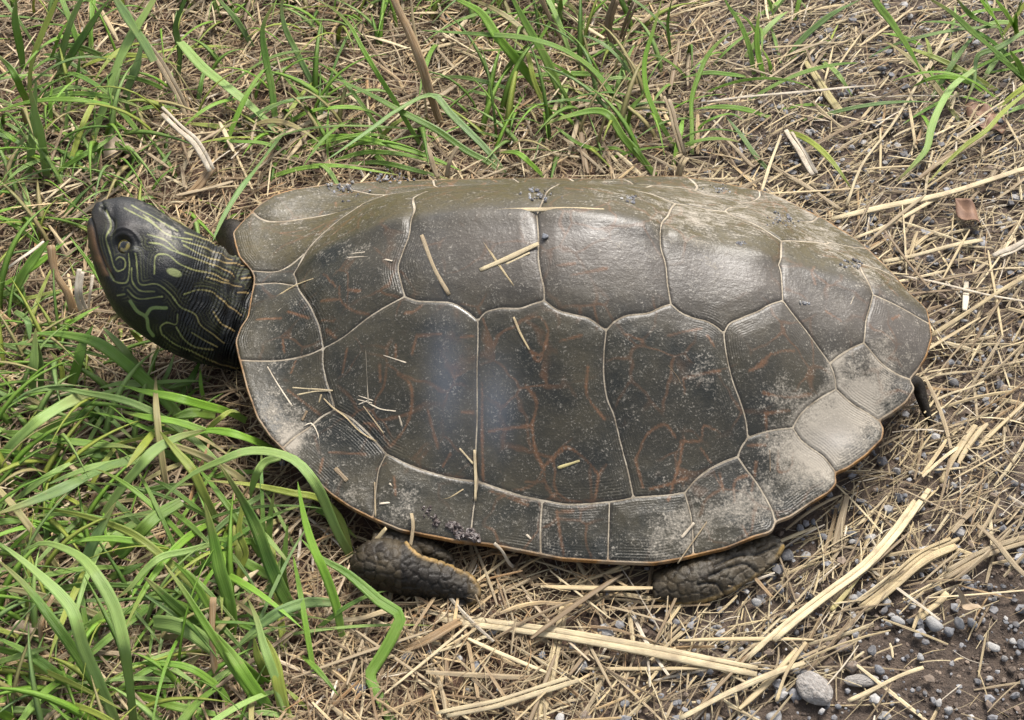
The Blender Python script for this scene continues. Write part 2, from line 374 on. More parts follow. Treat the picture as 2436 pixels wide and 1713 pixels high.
seam('c23', 'P', [(1442,787),(1437,837),(1437,903),(1445,950),(1459,985),(1476,1053),(1494,1122),(1507,1184)])
seam('v3c3', 'P', [(1442,787),(1459,768),(1481,755),(1546,744),(1577,730),(1596,724)])
seam('v34', 'P', [(1570,560),(1572,589),(1583,628),(1588,676),(1596,724)])
seam('v4c3', 'P', [(1596,724),(1620,744),(1651,757),(1681,765),(1707,780),(1722,794)])
seam('c34', 'P', [(1722,794),(1724,815),(1733,868),(1744,910),(1759,950),(1775,1005),(1779,1042)])
seam('v4c4', 'P', [(1722,794),(1733,773),(1764,757),(1803,741),(1829,726),(1862,715)])
seam('v45', 'P', [(1852,625),(1857,645),(1860,676),(1862,715)])
seam('v5c4', 'P', [(1862,715),(1881,741),(1916,785),(1947,828),(1974,865)])
seam('v5m', 'P', [(1974,865),(1992,850),(2020,832),(2055,816)])
seam('v5r', 'P', [(2055,816),(2058,790),(2060,765),(2069,732),(2077,706)])
seam('c4m', 'P', [(1974,865),(1984,890),(1989,926)])
seam('c4m9', 'P', [(1989,926),(1947,950),(1916,974),(1895,1000),(1886,1018)])
seam('c4m8', 'P', [(1886,1018),(1838,1024),(1800,1034),(1779,1042)])
seam('c3m8', 'P', [(1779,1042),(1762,1068),(1755,1087)])
seam('c3m7', 'P', [(1755,1087),(1720,1100),(1686,1118),(1655,1142),(1629,1172)])
seam('c3m6', 'P', [(1629,1172),(1590,1178),(1550,1181),(1507,1184)])
seam('c2m6', 'P', [(1507,1184),(1480,1190),(1450,1194)])
seam('c2m5b', 'P', [(1450,1194),(1400,1199),(1345,1200),(1290,1191)])
seam('c2m5', 'P', [(1290,1191),(1240,1180),(1190,1164),(1137,1146)])
seam('c1m4', 'P', [(1137,1146),(1087,1140),(1030,1126),(972,1106),(919,1080)])
seam('c1m3', 'P', [(919,1080),(876,1032),(834,994),(797,974)])
seam('c1m2', 'P', [(797,974),(788,942),(776,904),(768,860),(769,829)])
SM = {}
def mseam(name, pts): SM[name] = np.array(pts, float)              # from inner node to rim
mseam('n', [(707,679),(660,674),(603,676)])
mseam('1', [(769,829),(742,841),(704,852),(646,859),(570,858)])
mseam('2', [(797,974),(765,992),(738,1015),(704,1038),(672,1068)])
mseam('3', [(919,1080),(902,1115),(896,1150),(890,1234)])
mseam('4', [(1137,1146),(1128,1200),(1118,1290)])
mseam('5', [(1290,1191),(1286,1250),(1284,1318)])
mseam('5b', [(1450,1194),(1448,1260),(1446,1336)])
mseam('6', [(1629,1172),(1644,1230),(1648,1321)])
mseam('7', [(1755,1087),(1773,1114),(1799,1148),(1822,1186),(1837,1216),(1842,1243)])
mseam('8', [(1886,1018),(1903,1044),(1929,1066),(1958,1086),(1978,1110),(1986,1127)])
mseam('9', [(1989,926),(2030,963),(2060,981),(2091,1002)])
mseam('10', [(2055,816),(2099,866),(2130,888),(2164,904)])
cat_ = np.concatenate([*S.values(), *SM.values()]); ca = cast(cat_); i = 0
for D_ in (S, SM):
    for k in D_: n_ = len(D_[k]); D_[k] = ca[i:i+n_]; i += n_
for k in ('v12', 'v23', 'v34', 'v45', 'v1front'): S[k][0, 1] = 0.0
S['v5r'][-1, 1] = 0.0
def joins():                                                        # make shared nodes identical
    nodes = []
    for D_ in (S, SM):
        for k, P in D_.items():
            for e in ((0, -1) if D_ is S else (0,)):
                for nd in nodes:
                    if np.linalg.norm(P[e]-nd) < .0012: P[e] = nd; break
                else: nodes.append(P[e].copy())
joins()
def fine(P, step=.0007): 
    L_ = np.linalg.norm(np.diff(P, axis=0), axis=1).sum(); return catmull(P, max(3, int(L_/step)+1))
nd_ = np.linspace(0, 1, len(near)); RIM = []                        # dense near rim, keeps its corners
for p, q in zip(near[:-1], near[1:]):
    k = max(1, int(np.linalg.norm(q-p)/.0007)); RIM.append(p+(q-p)*np.linspace(0, 1, k, endpoint=False)[:, None])
RIM = np.concatenate(RIM+[near[-1:]])
for _ in range(3): RIM[1:-1] = (RIM[:-2]+2*RIM[1:-1]+RIM[2:])/4
RI = {}
for k, P in SM.items():
    i = int(np.argmin(np.linalg.norm(RIM-P[-1], axis=1))); RI[k] = i; P[-1] = RIM[i]
SF = {k: fine(P) for k, P in S.items()}; SMF = {k: fine(P) for k, P in SM.items()}
def poly(*parts):
    o = []
    for p in parts:
        for q in p:
            if not o or np.linalg.norm(q-o[-1]) > 1e-6: o.append(q)
    if np.linalg.norm(o[0]-o[-1]) < 1e-6: o.pop()
    return np.array(o)
r_ = lambda P: P[::-1]
farline = np.r_[near[:1], f1, gap, f2, near[-1:]]                     # far outline, front to tail
def dense(P, n):
    q = np.r_[0, np.cumsum(np.linalg.norm(np.diff(P, axis=0), axis=1))]; return np.stack([np.interp(np.linspace(0, q[-1], n), q, P[:, i]) for i in (0, 1)], 1)
rs_ = np.r_[0, np.cumsum(np.linalg.norm(np.diff(RIM, axis=0), axis=1))]; rs_ /= rs_[-1]
fd = dense(farline, 4000); ru = RIM[:, 0]
fs_ = np.linspace(0, 1, 4000)
RIMF = np.stack([np.interp(rs_, fs_, fd[:, 0]), np.interp(rs_, fs_, fd[:, 1])], 1)
def warp_far(P):
    o = P.copy()
    for j, (u, v) in enumerate(P):
        if v > 0 and 0 < u < LEN:
            wn = max(width(u, -1), 1e-4); wf = width(u, 1); k = v/wn
            o[j, 1] = v*(1+(wf/wn-1)*np.clip(k, 0, 1)**2)
    return o
def mid(a, b, m=40): return np.stack([np.linspace(a[0], b[0], m), np.zeros(m)], 1)
def poly(*parts):
    o = []
    for p in parts:
        for q in p:
            if not o or np.linalg.norm(q-o[-1]) > 1e-6: o.append(q)
    if np.linalg.norm(o[0]-o[-1]) < 1e-6: o.pop()
    return np.array(o)
order = ['n', '1', '2', '3', '4', '5', '5b', '6', '7', '8', '9', '10']
kn = int(np.argmin(np.linalg.norm(SF['v1front']-SMF['n'][0], axis=1))); SMF['n'][0] = SF['v1front'][kn]
def side(far):
    if far:
        s = {k: warp_far(P*[1, -1]) for k, P in SF.items()}; sm = {}
        for k, P in SMF.items():
            W = warp_far(P*[1, -1]); e = RIMF[RI[k]]-W[-1]; sm[k] = W+np.linspace(0, 1, len(W))[:, None]**1.5*e
        rim = RIMF
    else: s, sm, rim = SF, SMF, RIM
    inner = {'2': s['c1m2'], '3': s['c1m3'], '4': s['c1m4'], '5': s['c2m5'], '5b': s['c2m5b'], '6': poly(s['c3m6'], s['c2m6']), '7': s['c3m7'],
             '8': poly(s['c4m8'], s['c3m8']), '9': s['c4m9'], '10': poly(r_(s['v5m']), s['c4m'])}
    vf = s['v1front']; h = {}
    h['marginal_1'] = poly(rim[RI['n']:RI['1']+1], r_(sm['1']), r_(vf[kn:]), sm['n'])
    for a, b in zip(order[1:-1], order[2:]): h['marginal_'+b] = poly(rim[RI[a]:RI[b]+1], r_(sm[b]), inner[b], sm[a])
    h['marginal_11'] = poly(rim[RI['10']:], mid(rim[-1], s['v5r'][-1], 30), r_(s['v5r']), sm['10'])
    h['costal_1'] = poly(s['v1c1'], s['v2c1'], s['c12'], s['c1m4'], s['c1m3'], s['c1m2'])
    h['costal_2'] = poly(s['v2c2'], s['v3c2'], s['c23'], s['c2m6'], s['c2m5b'], s['c2m5'], r_(s['c12']))
    h['costal_3'] = poly(s['v3c3'], s['v4c3'], s['c34'], s['c3m8'], s['c3m7'], s['c3m6'], r_(s['c23']))
    h['costal_4'] = poly(s['v4c4'], s['v5c4'], s['c4m'], s['c4m9'], s['c4m8'], r_(s['c34']))
    v = {'nuchal': poly(rim[:RI['n']+1], r_(sm['n']), r_(vf[:kn+1])), 'vertebral_1': poly(vf, s['v1c1'], r_(s['v12'])),
         'vertebral_2': poly(s['v12'], s['v2c1'], s['v2c2'], r_(s['v23'])), 'vertebral_3': poly(s['v23'], s['v3c2'], s['v3c3'], r_(s['v34'])),
         'vertebral_4': poly(s['v34'], s['v4c3'], s['v4c4'], r_(s['v45'])), 'vertebral_5': poly(s['v45'], s['v5c4'], s['v5m'], s['v5r'])}
    return h, v
hn, vn = side(False); hf, vfar = side(True)
scutes = dict(hn); scutes.update({k+'_far': P[::-1] for k, P in hf.items()}); scutes.update({k: poly(vn[k], r_(vfar[k])) for k in vn})
def relief(uv, d, vert):                                             # uneven horn: low lumps, a blunt keel
    l = vnoise(uv[:, 0], uv[:, 1], .022, 11)*.0010+vnoise(uv[:, 0], uv[:, 1], .009, 12)*.0004
    l = l*np.clip(d/.006, 0, 1)
    if vert: l = l+.0010*np.exp(-(uv[:, 1]/.0045)**2)*np.clip(d/.003, 0, 1)
    return l

# paint on the scutes: orange map lines traced on the photograph, dust patches
ORANGE = {'2': [[(670,800),(680,880),(740,940),(860,965)],[(680,880),(560,885)],[(720,820),(800,830)],[(575,720),(650,800)],[(350,955),(480,990)],[(160,1000),(310,995)],[(1180,910),(1130,950),(1080,960)],[(1150,1100),(1300,1090)],[(1150,1100),(1120,1210)],[(720,1180),(705,1260),(690,1335)],[(1020,1160),(1020,1250)],[(920,1280),(925,1380)],[(640,1010),(560,1000)],[(590,1060),(650,1110)],[(320,1130),(330,1200)],[(400,1250),(370,1330)],[(1850,1190),(1900,1220),(1960,1060),(1900,980),(1830,1000)],[(1500,1100),(1420,1110)]],
 '4': [[(1030,240),(1100,290),(1120,430),(1080,570),(990,690)],[(1220,470),(1250,590),(1280,700)],[(990,690),(870,550),(820,540)],[(1600,600),(1860,570)],[(1860,570),(1890,440),(1830,320)],[(1860,570),(1900,760),(1930,830)],[(1930,830),(2080,700)],[(1930,830),(1910,890),(1740,960),(1570,910),(1560,780),(1555,300)],[(1930,890),(2010,1020)],[(350,340),(440,410),(550,490)],[(610,730),(830,740)],[(1840,1050),(1600,960)],[(960,790),(900,830)],[(1010,880),(1020,1000)],[(570,770),(550,850)],[(650,470),(760,500)],[(1360,740),(1310,810)],[(1430,480),(1500,480)],[(1100,800),(1250,850),(1480,890)]],
 '5': [[(0,280),(60,350),(40,500),(70,680),(100,720)],[(100,720),(220,620),(330,690),(400,770)],[(400,770),(380,900)],[(100,720),(120,840),(200,910)],[(100,800),(0,800)],[(400,770),(440,710)],[(340,180),(335,330),(430,460)],[(600,680),(690,520),(760,490),(820,560)],[(600,680),(640,830)],[(680,840),(800,810),(880,780)],[(850,580),(960,570),(970,500),(1060,530)],[(850,580),(845,700)],[(960,620),(1010,690)],[(860,240),(1060,200)],[(860,240),(870,320)],[(1220,200),(1300,160),(1340,100)],[(1300,320),(1450,340),(1560,320)],[(1310,430),(1440,410)],[(1310,430),(1320,560)],[(1210,600),(1310,600)],[(1140,920),(1150,790),(1220,760)],[(1060,750),(1080,860)],[(1380,640),(1390,750),(1440,740),(1460,650)],[(170,960),(190,1100),(210,1200)],[(170,970),(260,960)],[(1180,1040),(1210,1100),(1180,1130)],[(1350,110),(1400,90),(1470,90)],[(200,910),(380,905)]],
 '3': [[(540,960),(640,1000)],[(190,1000),(310,970)],[(780,970),(960,930)],[(990,970),(1030,1030)],[(250,640),(440,600)],[(170,590),(270,575)],[(0,1010),(70,1110),(120,960)],[(1640,840),(1720,890)],[(1560,640),(1580,690)],[(1240,1160),(1330,1080)],[(2000,880),(2040,860)],[(850,130),(910,190)],[(1230,200),(1250,240)]]}
oseg = []
for c, ls in ORANGE.items():
    for l in ls:
        q = px(c, l); q = catmull(q, len(q)*4); uv = cast(q); oseg.append(uv); oseg.append(uv*[1, -1])
def polydist(uv, lines):
    d = np.full(len(uv), 9.0)
    for L_ in lines:
        lo = L_.min(0)-.004; hi = L_.max(0)+.004
        ix = np.where(((uv > lo) & (uv < hi)).all(1))[0]
        if not len(ix): continue
        p = uv[ix]
        for a, b in zip(L_[:-1], L_[1:]):
            ab = b-a; k = np.clip(((p-a)@ab)/(ab@ab+1e-15), 0, 1)
            d[ix] = np.minimum(d[ix], np.linalg.norm(p-a-k[:, None]*ab, axis=1))
    return d
def bnddist(uv, P):
    d = np.full(len(uv), 9.0); Q = np.roll(P, -1, 0)
    for a, b in zip(P, Q):
        ab = b-a; k = np.clip(((uv-a)@ab)/(ab@ab+1e-15), 0, 1); d = np.minimum(d, ((uv-a-k[:, None]*ab)**2).sum(1))
    return np.sqrt(d)
DUST = [(2060,930,80,.70),(1985,1010,90,.85),(1940,1080,75,.65),(1880,1120,80,.42),(1840,1060,40,.3),(2120,800,60,.22),(1990,860,30,.5),
        (2130,840,70,.4),(1600,1240,120,.25),(1300,1260,120,.2),(1000,1190,90,.2),(1700,1230,90,.48),(1790,1200,50,.42),(1560,1290,70,.42),(700,1020,60,.5),(640,960,45,.35),(640,880,50,.2),(640,740,60,.25),(850,1170,50,.45),
        (960,1220,60,.25),(690,1060,30,.6),(1500,980,40,.25),(1560,900,70,.15),(1650,950,80,.25),(1700,880,50,.2),(1880,900,60,.28),(1850,950,60,.3),
        (1890,470,60,.45),(1800,500,90,.5),(1960,560,70,.6),(2050,640,60,.6),(2140,700,60,.5),(1680,480,70,.5),(1550,470,70,.35),(1430,445,50,.4),
        (1250,490,60,.35),(650,520,70,.32),(760,500,70,.30),(720,560,40,.5),(900,470,90,.2),(870,590,60,.35),(880,800,60,.18),(850,900,60,.18),
        (1430,500,100,.3),(1620,540,70,.35),(1050,470,90,.2),(620,620,50,.3),(1700,600,70,.12),(1480,560,50,.1),(1320,760,60,.08)]
rnd = random.Random(3)
def build_scute(key, P, parent):
    lo = P.min(0); hi = P.max(0); st = .00062
    a = np.arange(lo[0]+st/2, hi[0], st); b_ = np.arange(lo[1]+st/2, hi[1], st*.866)
    gu, gv = np.meshgrid(a, b_); gu = gu+((np.arange(len(b_)) % 2)*st/2)[:, None]
    pts = np.stack([gu.ravel(), gv.ravel()], 1)
    # inside test
    x, y = pts[:, 0], pts[:, 1]; ins = np.zeros(len(pts), bool); Q = np.roll(P, -1, 0)
    for p, q in zip(P, Q):
        c = (p[1] > y) != (q[1] > y)
        with np.errstate(divide='ignore', invalid='ignore'):
            ins ^= c & (x < (q[0]-p[0])*(y-p[1])/(q[1]-p[1])+p[0])
    pts = pts[ins]; dd = bnddist(pts, P[::2] if len(P) > 200 else P); k = dd > .00045; pts = pts[k]
    n0 = len(P); allp = np.r_[P, pts]
    ctr = allp.mean(0); sc = 100.0
    res = delaunay_2d_cdt([Vector(((p-ctr)*sc).tolist()) for p in allp], [], [list(range(n0))], 1, 1e-5)
    uv = np.array([(v.x, v.y) for v in res[0]])/sc+ctr
    T_ = np.array([f for f in res[2] if len(f) == 3], int)
    e1 = uv[T_[:, 1]]-uv[T_[:, 0]]; e2 = uv[T_[:, 2]]-uv[T_[:, 0]]
    flip = (e1[:, 0]*e2[:, 1]-e1[:, 1]*e2[:, 0]) < 0; T_[flip] = T_[flip][:, ::-1]
    d = bnddist(uv, P)
    off = -.00016+.00046*np.clip(d/((.0004+.0009*vnoise(uv[:, 0], uv[:, 1], .009, 14))*np.where(uv[:, 1] > .004, 2.2, 1.0)), 0, 1)**.75; rd = bnddist(uv, outd[::2]); off = np.minimum(off, -.0004+.0011*np.clip(rd/.0019, 0, 1)**.8)
    z0 = zs(uv)
    off = off+relief(uv, d, key.startswith('vertebral'))
    Wd = wor(uv, z0+off)
    q = proj(Wd); dust = np.zeros(len(uv))
    side = uv[:, 1]
    for (a_, b2, r, am) in DUST: dust += am*np.exp(-((q[:, 0]-a_)**2+(q[:, 1]-b2)**2)/(r*r))
    edge = np.exp(-d/.0016)*.30; dust = np.clip(dust+edge+(vnoise(uv[:, 0], uv[:, 1], .03, 8)-.5)*.25, 0, 1.1)
    dust *= np.where(side > 0, .52+.40*np.clip((uv[:, 0]/LEN-.45)/.3, 0, 1), 1.0)
    od = polydist(uv, oseg); wv = .0000+.00045*vnoise(uv[:, 0], uv[:, 1], .005, 4)**1.5
    org = np.clip(1-(od-wv)/.00033, 0, 1)*(.55+.45*vnoise(uv[:, 0], uv[:, 1], .012, 6))
    olive = np.clip((side+.002+(vnoise(uv[:, 0], uv[:, 1], .02, 9)-.5)*.012)/.010, 0, 1)*.9
    if key == 'nuchal': olive *= .5
    tone = np.clip(1-np.abs(side+.012)/.028, 0, 1)*np.clip(uv[:, 0]/.06-.6, 0, 1)*(.5+.5*vnoise(uv[:, 0], uv[:, 1], .03, 10))
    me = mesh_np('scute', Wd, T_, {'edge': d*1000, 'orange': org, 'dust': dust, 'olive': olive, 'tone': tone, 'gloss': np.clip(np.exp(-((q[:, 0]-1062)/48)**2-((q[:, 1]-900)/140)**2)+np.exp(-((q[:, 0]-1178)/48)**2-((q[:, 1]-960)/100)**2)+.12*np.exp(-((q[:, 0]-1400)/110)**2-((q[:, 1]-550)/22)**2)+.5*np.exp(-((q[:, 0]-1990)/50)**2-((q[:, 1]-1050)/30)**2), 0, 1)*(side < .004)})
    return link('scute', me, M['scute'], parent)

tbase = wor(np.array([LEN*.5, 0.]), np.array(0.0))
turtle = link('turtle', None); turtle.location = (0, 0, 0)
tag(turtle, 'large olive brown turtle with dusty patterned shell and striped dark head resting on straw', 'turtle')
# carapace base: seam bed, rim and underside
def ring_in(P, d):                                                    # inset of closed outline towards the centre line
    c = np.array([LEN*.5, 0]); t = P-c; return c+t*(1-d/np.linalg.norm(t, axis=1))[:, None]
outd = []
for p, q in zip(OUT, np.roll(OUT, -1, 0)):
    k = max(1, int(np.linalg.norm(q-p)/.0009)); outd.append(p+(q-p)*np.linspace(0, 1, k, endpoint=False)[:, None])
outd = np.concatenate(outd)
for _ in range(2): outd = (np.roll(outd, 1, 0)+2*outd+np.roll(outd, -1, 0))/4
rings = [(0.0, .0), (-.0002, -.0009), (.0002, -.0019), (.0012, -.0027), (.006, -.0030), (.03, .001)]
gu = np.arange(-.02, LEN+.02, .0016); gu, gv = np.meshgrid(gu, np.arange(-.13, .13, .0016)); pts = np.stack([gu.ravel(), gv.ravel()], 1)
x, y = pts[:, 0], pts[:, 1]; ins = np.zeros(len(pts), bool)
for p, q in zip(outd, np.roll(outd, -1, 0)):
    c = (p[1] > y) != (q[1] > y)
    with np.errstate(divide='ignore', invalid='ignore'): ins ^= c & (x < (q[0]-p[0])*(y-p[1])/(q[1]-p[1])+p[0])
pts = pts[ins]; pts = pts[bnddist(pts, outd) > .0011]
res = delaunay_2d_cdt([Vector((p*100).tolist()) for p in np.r_[outd, pts]], [], [list(range(len(outd)))], 1, 1e-5)
uv = np.array([(v.x, v.y) for v in res[0]])/100; T_ = np.array([f for f in res[2] if len(f) == 3])
e1 = uv[T_[:, 1]]-uv[T_[:, 0]]; e2 = uv[T_[:, 2]]-uv[T_[:, 0]]; fl = (e1[:, 0]*e2[:, 1]-e1[:, 1]*e2[:, 0]) < 0; T_[fl] = T_[fl][:, ::-1]
Vt = wor(uv, zs(uv)); rimt = np.clip(1-(bnddist(uv, outd)-.0006)/.0008, 0, 1)
nb = len(outd); Vs = [Vt]; rim = [rimt]; Fq = []; base = len(Vt); prev = None; zo = zs(outd)
for i, (dn, dz) in enumerate(rings):
    Vs.append(wor(ring_in(outd, dn), zo+dz)); rim.append(np.full(nb, 1.0 if i < 5 else .6)); b = base+i*nb
    if prev is not None:
        k = np.arange(nb); Fq.append(np.stack([prev+k, b+k, b+(k+1) % nb, prev+(k+1) % nb], 1))
    prev = b
sgn = 1 if np.sum(outd[:, 0]*np.roll(outd[:, 1], -1)-np.roll(outd[:, 0], -1)*outd[:, 1]) > 0 else -1
Fq = np.concatenate(Fq); Fq = Fq if sgn > 0 else Fq[:, ::-1]
carapace = link('carapace', mesh_np('carapace', np.concatenate(Vs), [T_, Fq], {'rim': np.concatenate(rim)}), M['carapace'], turtle)
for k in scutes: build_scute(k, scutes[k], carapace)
# plastron
pl = np.stack([LEN*.5+LEN*.43*np.cos(np.linspace(0, 2*np.pi, 80, endpoint=False)), .062*np.sin(np.linspace(0, 2*np.pi, 80, endpoint=False))], 1)
Vp = [wor(pl*k+np.array([LEN*.5, 0])*(1-k), np.full(80, z)) for k, z in ((.02, .0015), (.6, .0015), (.9, .002), (1.0, .005), (1.08, .012), (1.14, .020))]
k = np.arange(80); Fp = np.concatenate([np.stack([i*80+k, i*80+(k+1) % 80, (i+1)*80+(k+1) % 80, (i+1)*80+k], 1) for i in range(5)])
link('plastron', mesh_np('plastron', np.concatenate(Vp), Fp[:, ::-1]), M['plastron'], turtle)

# ------------------------------------------------------------------ body: head, neck, legs, tail as one skin
bvs, bfs = [], []
def add_rings(R):                                                     # closed tube through rings (k, m, 3)
    k, m, _ = R.shape; b = sum(len(v) for v in bvs); bvs.append(R.reshape(-1, 3)); f = []
    for i in range(k-1):
        for j in range(m): f.append((b+i*m+j, b+i*m+(j+1) % m, b+(i+1)*m+(j+1) % m, b+(i+1)*m+j))
    f.append(tuple(range(b+m-1, b-1, -1))); f.append(tuple(range(b+(k-1)*m, b+k*m))); bfs.extend(f)
def sweep(st, thick, n=40, m=36, ex=2.3):
    """st: list of (top px, z or None, bottom px, z or None, half thickness)"""
    top, bot, th = [], [], []
    for (t, zt, bt, zb, h) in st:
        top.append(unp([t], zt)[0]); bot.append(unp([bt], zb)[0]); th.append(h)
    top = catmull(np.array(top), n); bot = catmull(np.array(bot), n); th = np.interp(np.linspace(0, 1, n), np.linspace(0, 1, len(th)), th)
    ce = (top+bot)/2; a = (top-bot)/2; tan = np.gradient(ce, axis=0); R = []
    for i in range(n):
        e2 = np.cross(tan[i], a[i]); e2 /= np.linalg.norm(e2)+1e-12; q = []
        for p in np.linspace(0, 2*np.pi, m, endpoint=False):
            c_, s_ = math.cos(p), math.sin(p); q.append(ce[i]+a[i]*math.copysign(abs(s_)**(2/ex), s_)+e2*th[i]*math.copysign(abs(c_)**(2/ex), c_))
        R.append(q)
    add_rings(np.array(R))
def head_sweep(st, n=70, m=56):
    """silhouette stations: top px, bottom px, height of the centre, half width"""
    T_, B_, W_ = [], [], []
    for (t, b, z, h) in st:
        c = (np.array(t)+np.array(b))/2; dep = (unp([c], z)[0]-CAM)@FW
        T_.append(CAM+ray([t])[0]*dep); B_.append(CAM+ray([b])[0]*dep); W_.append(h)
    T_ = catmull(np.array(T_), n); B_ = catmull(np.array(B_), n); ss = np.linspace(0, 1, len(st)); W_ = catmull(np.c_[ss, W_], n)[:, 1]
    R = []
    for i in range(n):
        ce = (T_[i]+B_[i])/2; a = (T_[i]-B_[i])/2; q = []
        for p in np.linspace(0, 2*np.pi, m, endpoint=False):
            c_, s_ = math.cos(p), math.sin(p); ex = 2.25
            k = 1-.18*max(0, s_)**2 if i < n*.5 else 1.0              # skull narrows to the crown
            q.append(ce+a*math.copysign(abs(s_)**(2/ex), s_)-FW*W_[i]*k*math.copysign(abs(c_)**(2/ex), c_))
        R.append(q)
    add_rings(np.array(R))
head_sweep([((236,480),(226,490),.064,.0022),((256,474),(211,528),.062,.0080),((302,468),(217,600),.058,.0132),((360,488),(241,672),.053,.0175),
            ((420,528),(285,752),.047,.0205),((475,556),(346,802),.041,.0200),((522,586),(428,848),.033,.0185),((566,615),(515,874),.023,.0160),
            ((612,672),(585,884),.013,.0125),((690,740),(670,870),.012,.0110),((800,760),(800,860),.013,.010)])
# near fore leg (folded), near hind foot, tail, far fore leg, torso core
sweep([((846,1318),.012,(850,1350),.007,.003),((872,1290),.016,(862,1384),.0055,.0075),((915,1282),.017,(905,1402),.0048,.0095),((962,1292),.016,(955,1414),.0045,.0085),((1030,1334),.013,(1022,1424),.0045,.006),
       ((1085,1358),.010,(1072,1430),.0045,.005),((1128,1388),.007,(1112,1436),.0045,.004),((1138,1412),.004,(1130,1432),.0048,.0025)], 1, ex=1.75)
sweep([((890,1268),.009,(880,1330),.006,.005),((960,1262),.0085,(985,1330),.006,.006),((1030,1290),.008,(1050,1345),.005,.005),((1075,1320),.006,(1085,1362),.004,.003)], 1)
sweep([((905,1290),.010,(900,1345),.005,.005),((960,1250),.010,(960,1310),.005,.005),((1030,1180),.011,(1040,1250),.005,.005),((1100,1080),.012,(1110,1150),.006,.006)], 1)
sweep([((1035,1345),.012,(1045,1402),.005,.003),((1098,1362),.010,(1082,1402),.005,.003),((1138,1400),.007,(1104,1412),.004,.003),((1132,1436),.003,(1098,1424),.003,.003),((1082,1446),.0048,(1078,1432),.003,.002)], 1)
sweep([((1552,1368),.006,(1556,1424),.005,.002),((1600,1345),.0085,(1600,1433),.0045,.0045),((1660,1325),.010,(1668,1430),.0045,.0048),((1720,1308),.010,(1735,1408),.0048,.0042),
       ((1780,1290),.0095,(1790,1376),.0055,.0035),((1830,1272),.0095,(1838,1340),.006,.0028),((1856,1282),.009,(1862,1306),.007,.0015)], 1, ex=1.8)
sweep([((1690,1310),.010,(1690,1350),.005,.004),((1650,1220),.011,(1650,1290),.005,.005),((1560,1090),.012,(1570,1150),.006,.006)], 1)
sweep([((2060,880),.020,(2050,930),.014,.006),((2150,900),.017,(2138,930),.012,.0045),((2192,905),.014,(2168,918),.010,.003),((2205,950),.010,(2184,955),.007,.0024),((2216,990),.006,(2202,996),.004,.0018),((2222,1015),.004,(2216,1018),.003,.0008)], 1)
sweep([((640,640),.020,(640,690),.012,.008),((585,560),.018,(580,640),.006,.008),((548,520),.014,(542,600),.004,.006),((528,530),.010,(524,580),.004,.003)], 1)
th_ = np.linspace(0, 2*np.pi, 40, endpoint=False)
R = []
for k in np.linspace(-.999, .999, 24):
    rr = math.sqrt(1-k*k); R.append(np.array([[*wor(np.array([LEN*.5+k*LEN*.40, .066*rr*math.cos(a)]), np.array(.021+.0125*rr*math.sin(a)))] for a in th_]))
add_rings(np.array(R))
tmp = bpy.data.meshes.new('tmp'); tmp.from_pydata(np.concatenate(bvs).tolist(), [], bfs); 
bm = bmesh.new(); bm.from_mesh(tmp); bmesh.ops.recalc_face_normals(bm, faces=bm.faces); bm.to_mesh(tmp); bm.free()
to = bpy.data.objects.new('tmp', tmp); C.objects.link(to)
md = to.modifiers.new('r', 'REMESH'); md.mode = 'VOXEL'; md.voxel_size = .00052
ms = to.modifiers.new('s', 'SMOOTH'); ms.iterations = 6; ms.factor = .5
dg = bpy.context.evaluated_depsgraph_get(); ev = to.evaluated_get(dg).to_mesh()
nv = len(ev.vertices); BV = np.empty(nv*3, np.float32); ev.vertices.foreach_get('co', BV); BV = BV.reshape(-1, 3).astype(float)
BN = np.empty(nv*3, np.float32); ev.vertices.foreach_get('normal', BN); BN = BN.reshape(-1, 3).astype(float)
nl = len(ev.loops); li = np.empty(nl, np.int32); ev.loops.foreach_get('vertex_index', li)
lt = np.empty(len(ev.polygons), np.int32); ev.polygons.foreach_get('loop_total', lt); ls_ = np.empty(len(lt), np.int32); ev.polygons.foreach_get('loop_start', ls_)
BF = [np.stack([li[ls_[lt == k]+j] for j in range(k)], 1) for k in (3, 4) if (lt == k).any()]
to.to_mesh_clear() if False else None
bpy.data.objects.remove(to)
Q0 = proj(BV); hsel = (Q0[:, 0] < 640) & (Q0[:, 1] > 430) & (Q0[:, 1] < 920) & (loc(BV)[:, 0] < .012)
def refine(BV, BN, F4, sel):                                          # split the head quads once more for the fine stripes
    k = sel[F4].all(1); A = F4[k]; keep = F4[~k]; e = np.concatenate([np.sort(A[:, [i, (i+1) % 4]], 1) for i in range(4)])
    ue, inv = np.unique(e, axis=0, return_inverse=True); inv = inv.reshape(4, -1).T; n0 = len(BV); m0 = n0+len(ue)
    mid_ = (BV[ue[:, 0]]+BV[ue[:, 1]])/2+(BN[ue[:, 0]]-BN[ue[:, 1]])*0; cen = BV[A].mean(1)
    mn = BN[ue].mean(1); cn = BN[A].mean(1); c = m0+np.arange(len(A)); E_ = n0+inv
    new = np.concatenate([np.stack([A[:, i], E_[:, i], c, E_[:, (i+3) % 4]], 1) for i in range(4)])
    return np.r_[BV, mid_, cen], np.r_[BN, mn, cn], np.r_[keep, new]
F3_ = [f for f in BF if f.shape[1] == 3]; F4_ = [f for f in BF if f.shape[1] == 4][0]
BV, BN, F4_ = refine(BV, BN, F4_, hsel); BN /= np.linalg.norm(BN, axis=1)[:, None]; BF = [*F3_, F4_]; nv = len(BV)
Q = proj(BV); qx, qy = Q[:, 0], Q[:, 1]
head = (qx < 720) & (qy > 440) & (qy < 930) & (loc(BV)[:, 0] < .02) & (BV[:, 2] > .008) & ~((loc(BV)[:, 1] > .012) & (BV[:, 2] < .03))
uvh = loc(BV)[:, 0]
def gs(x, y, r): return np.exp(-((qx-x)**2+(qy-y)**2)/(r*r))
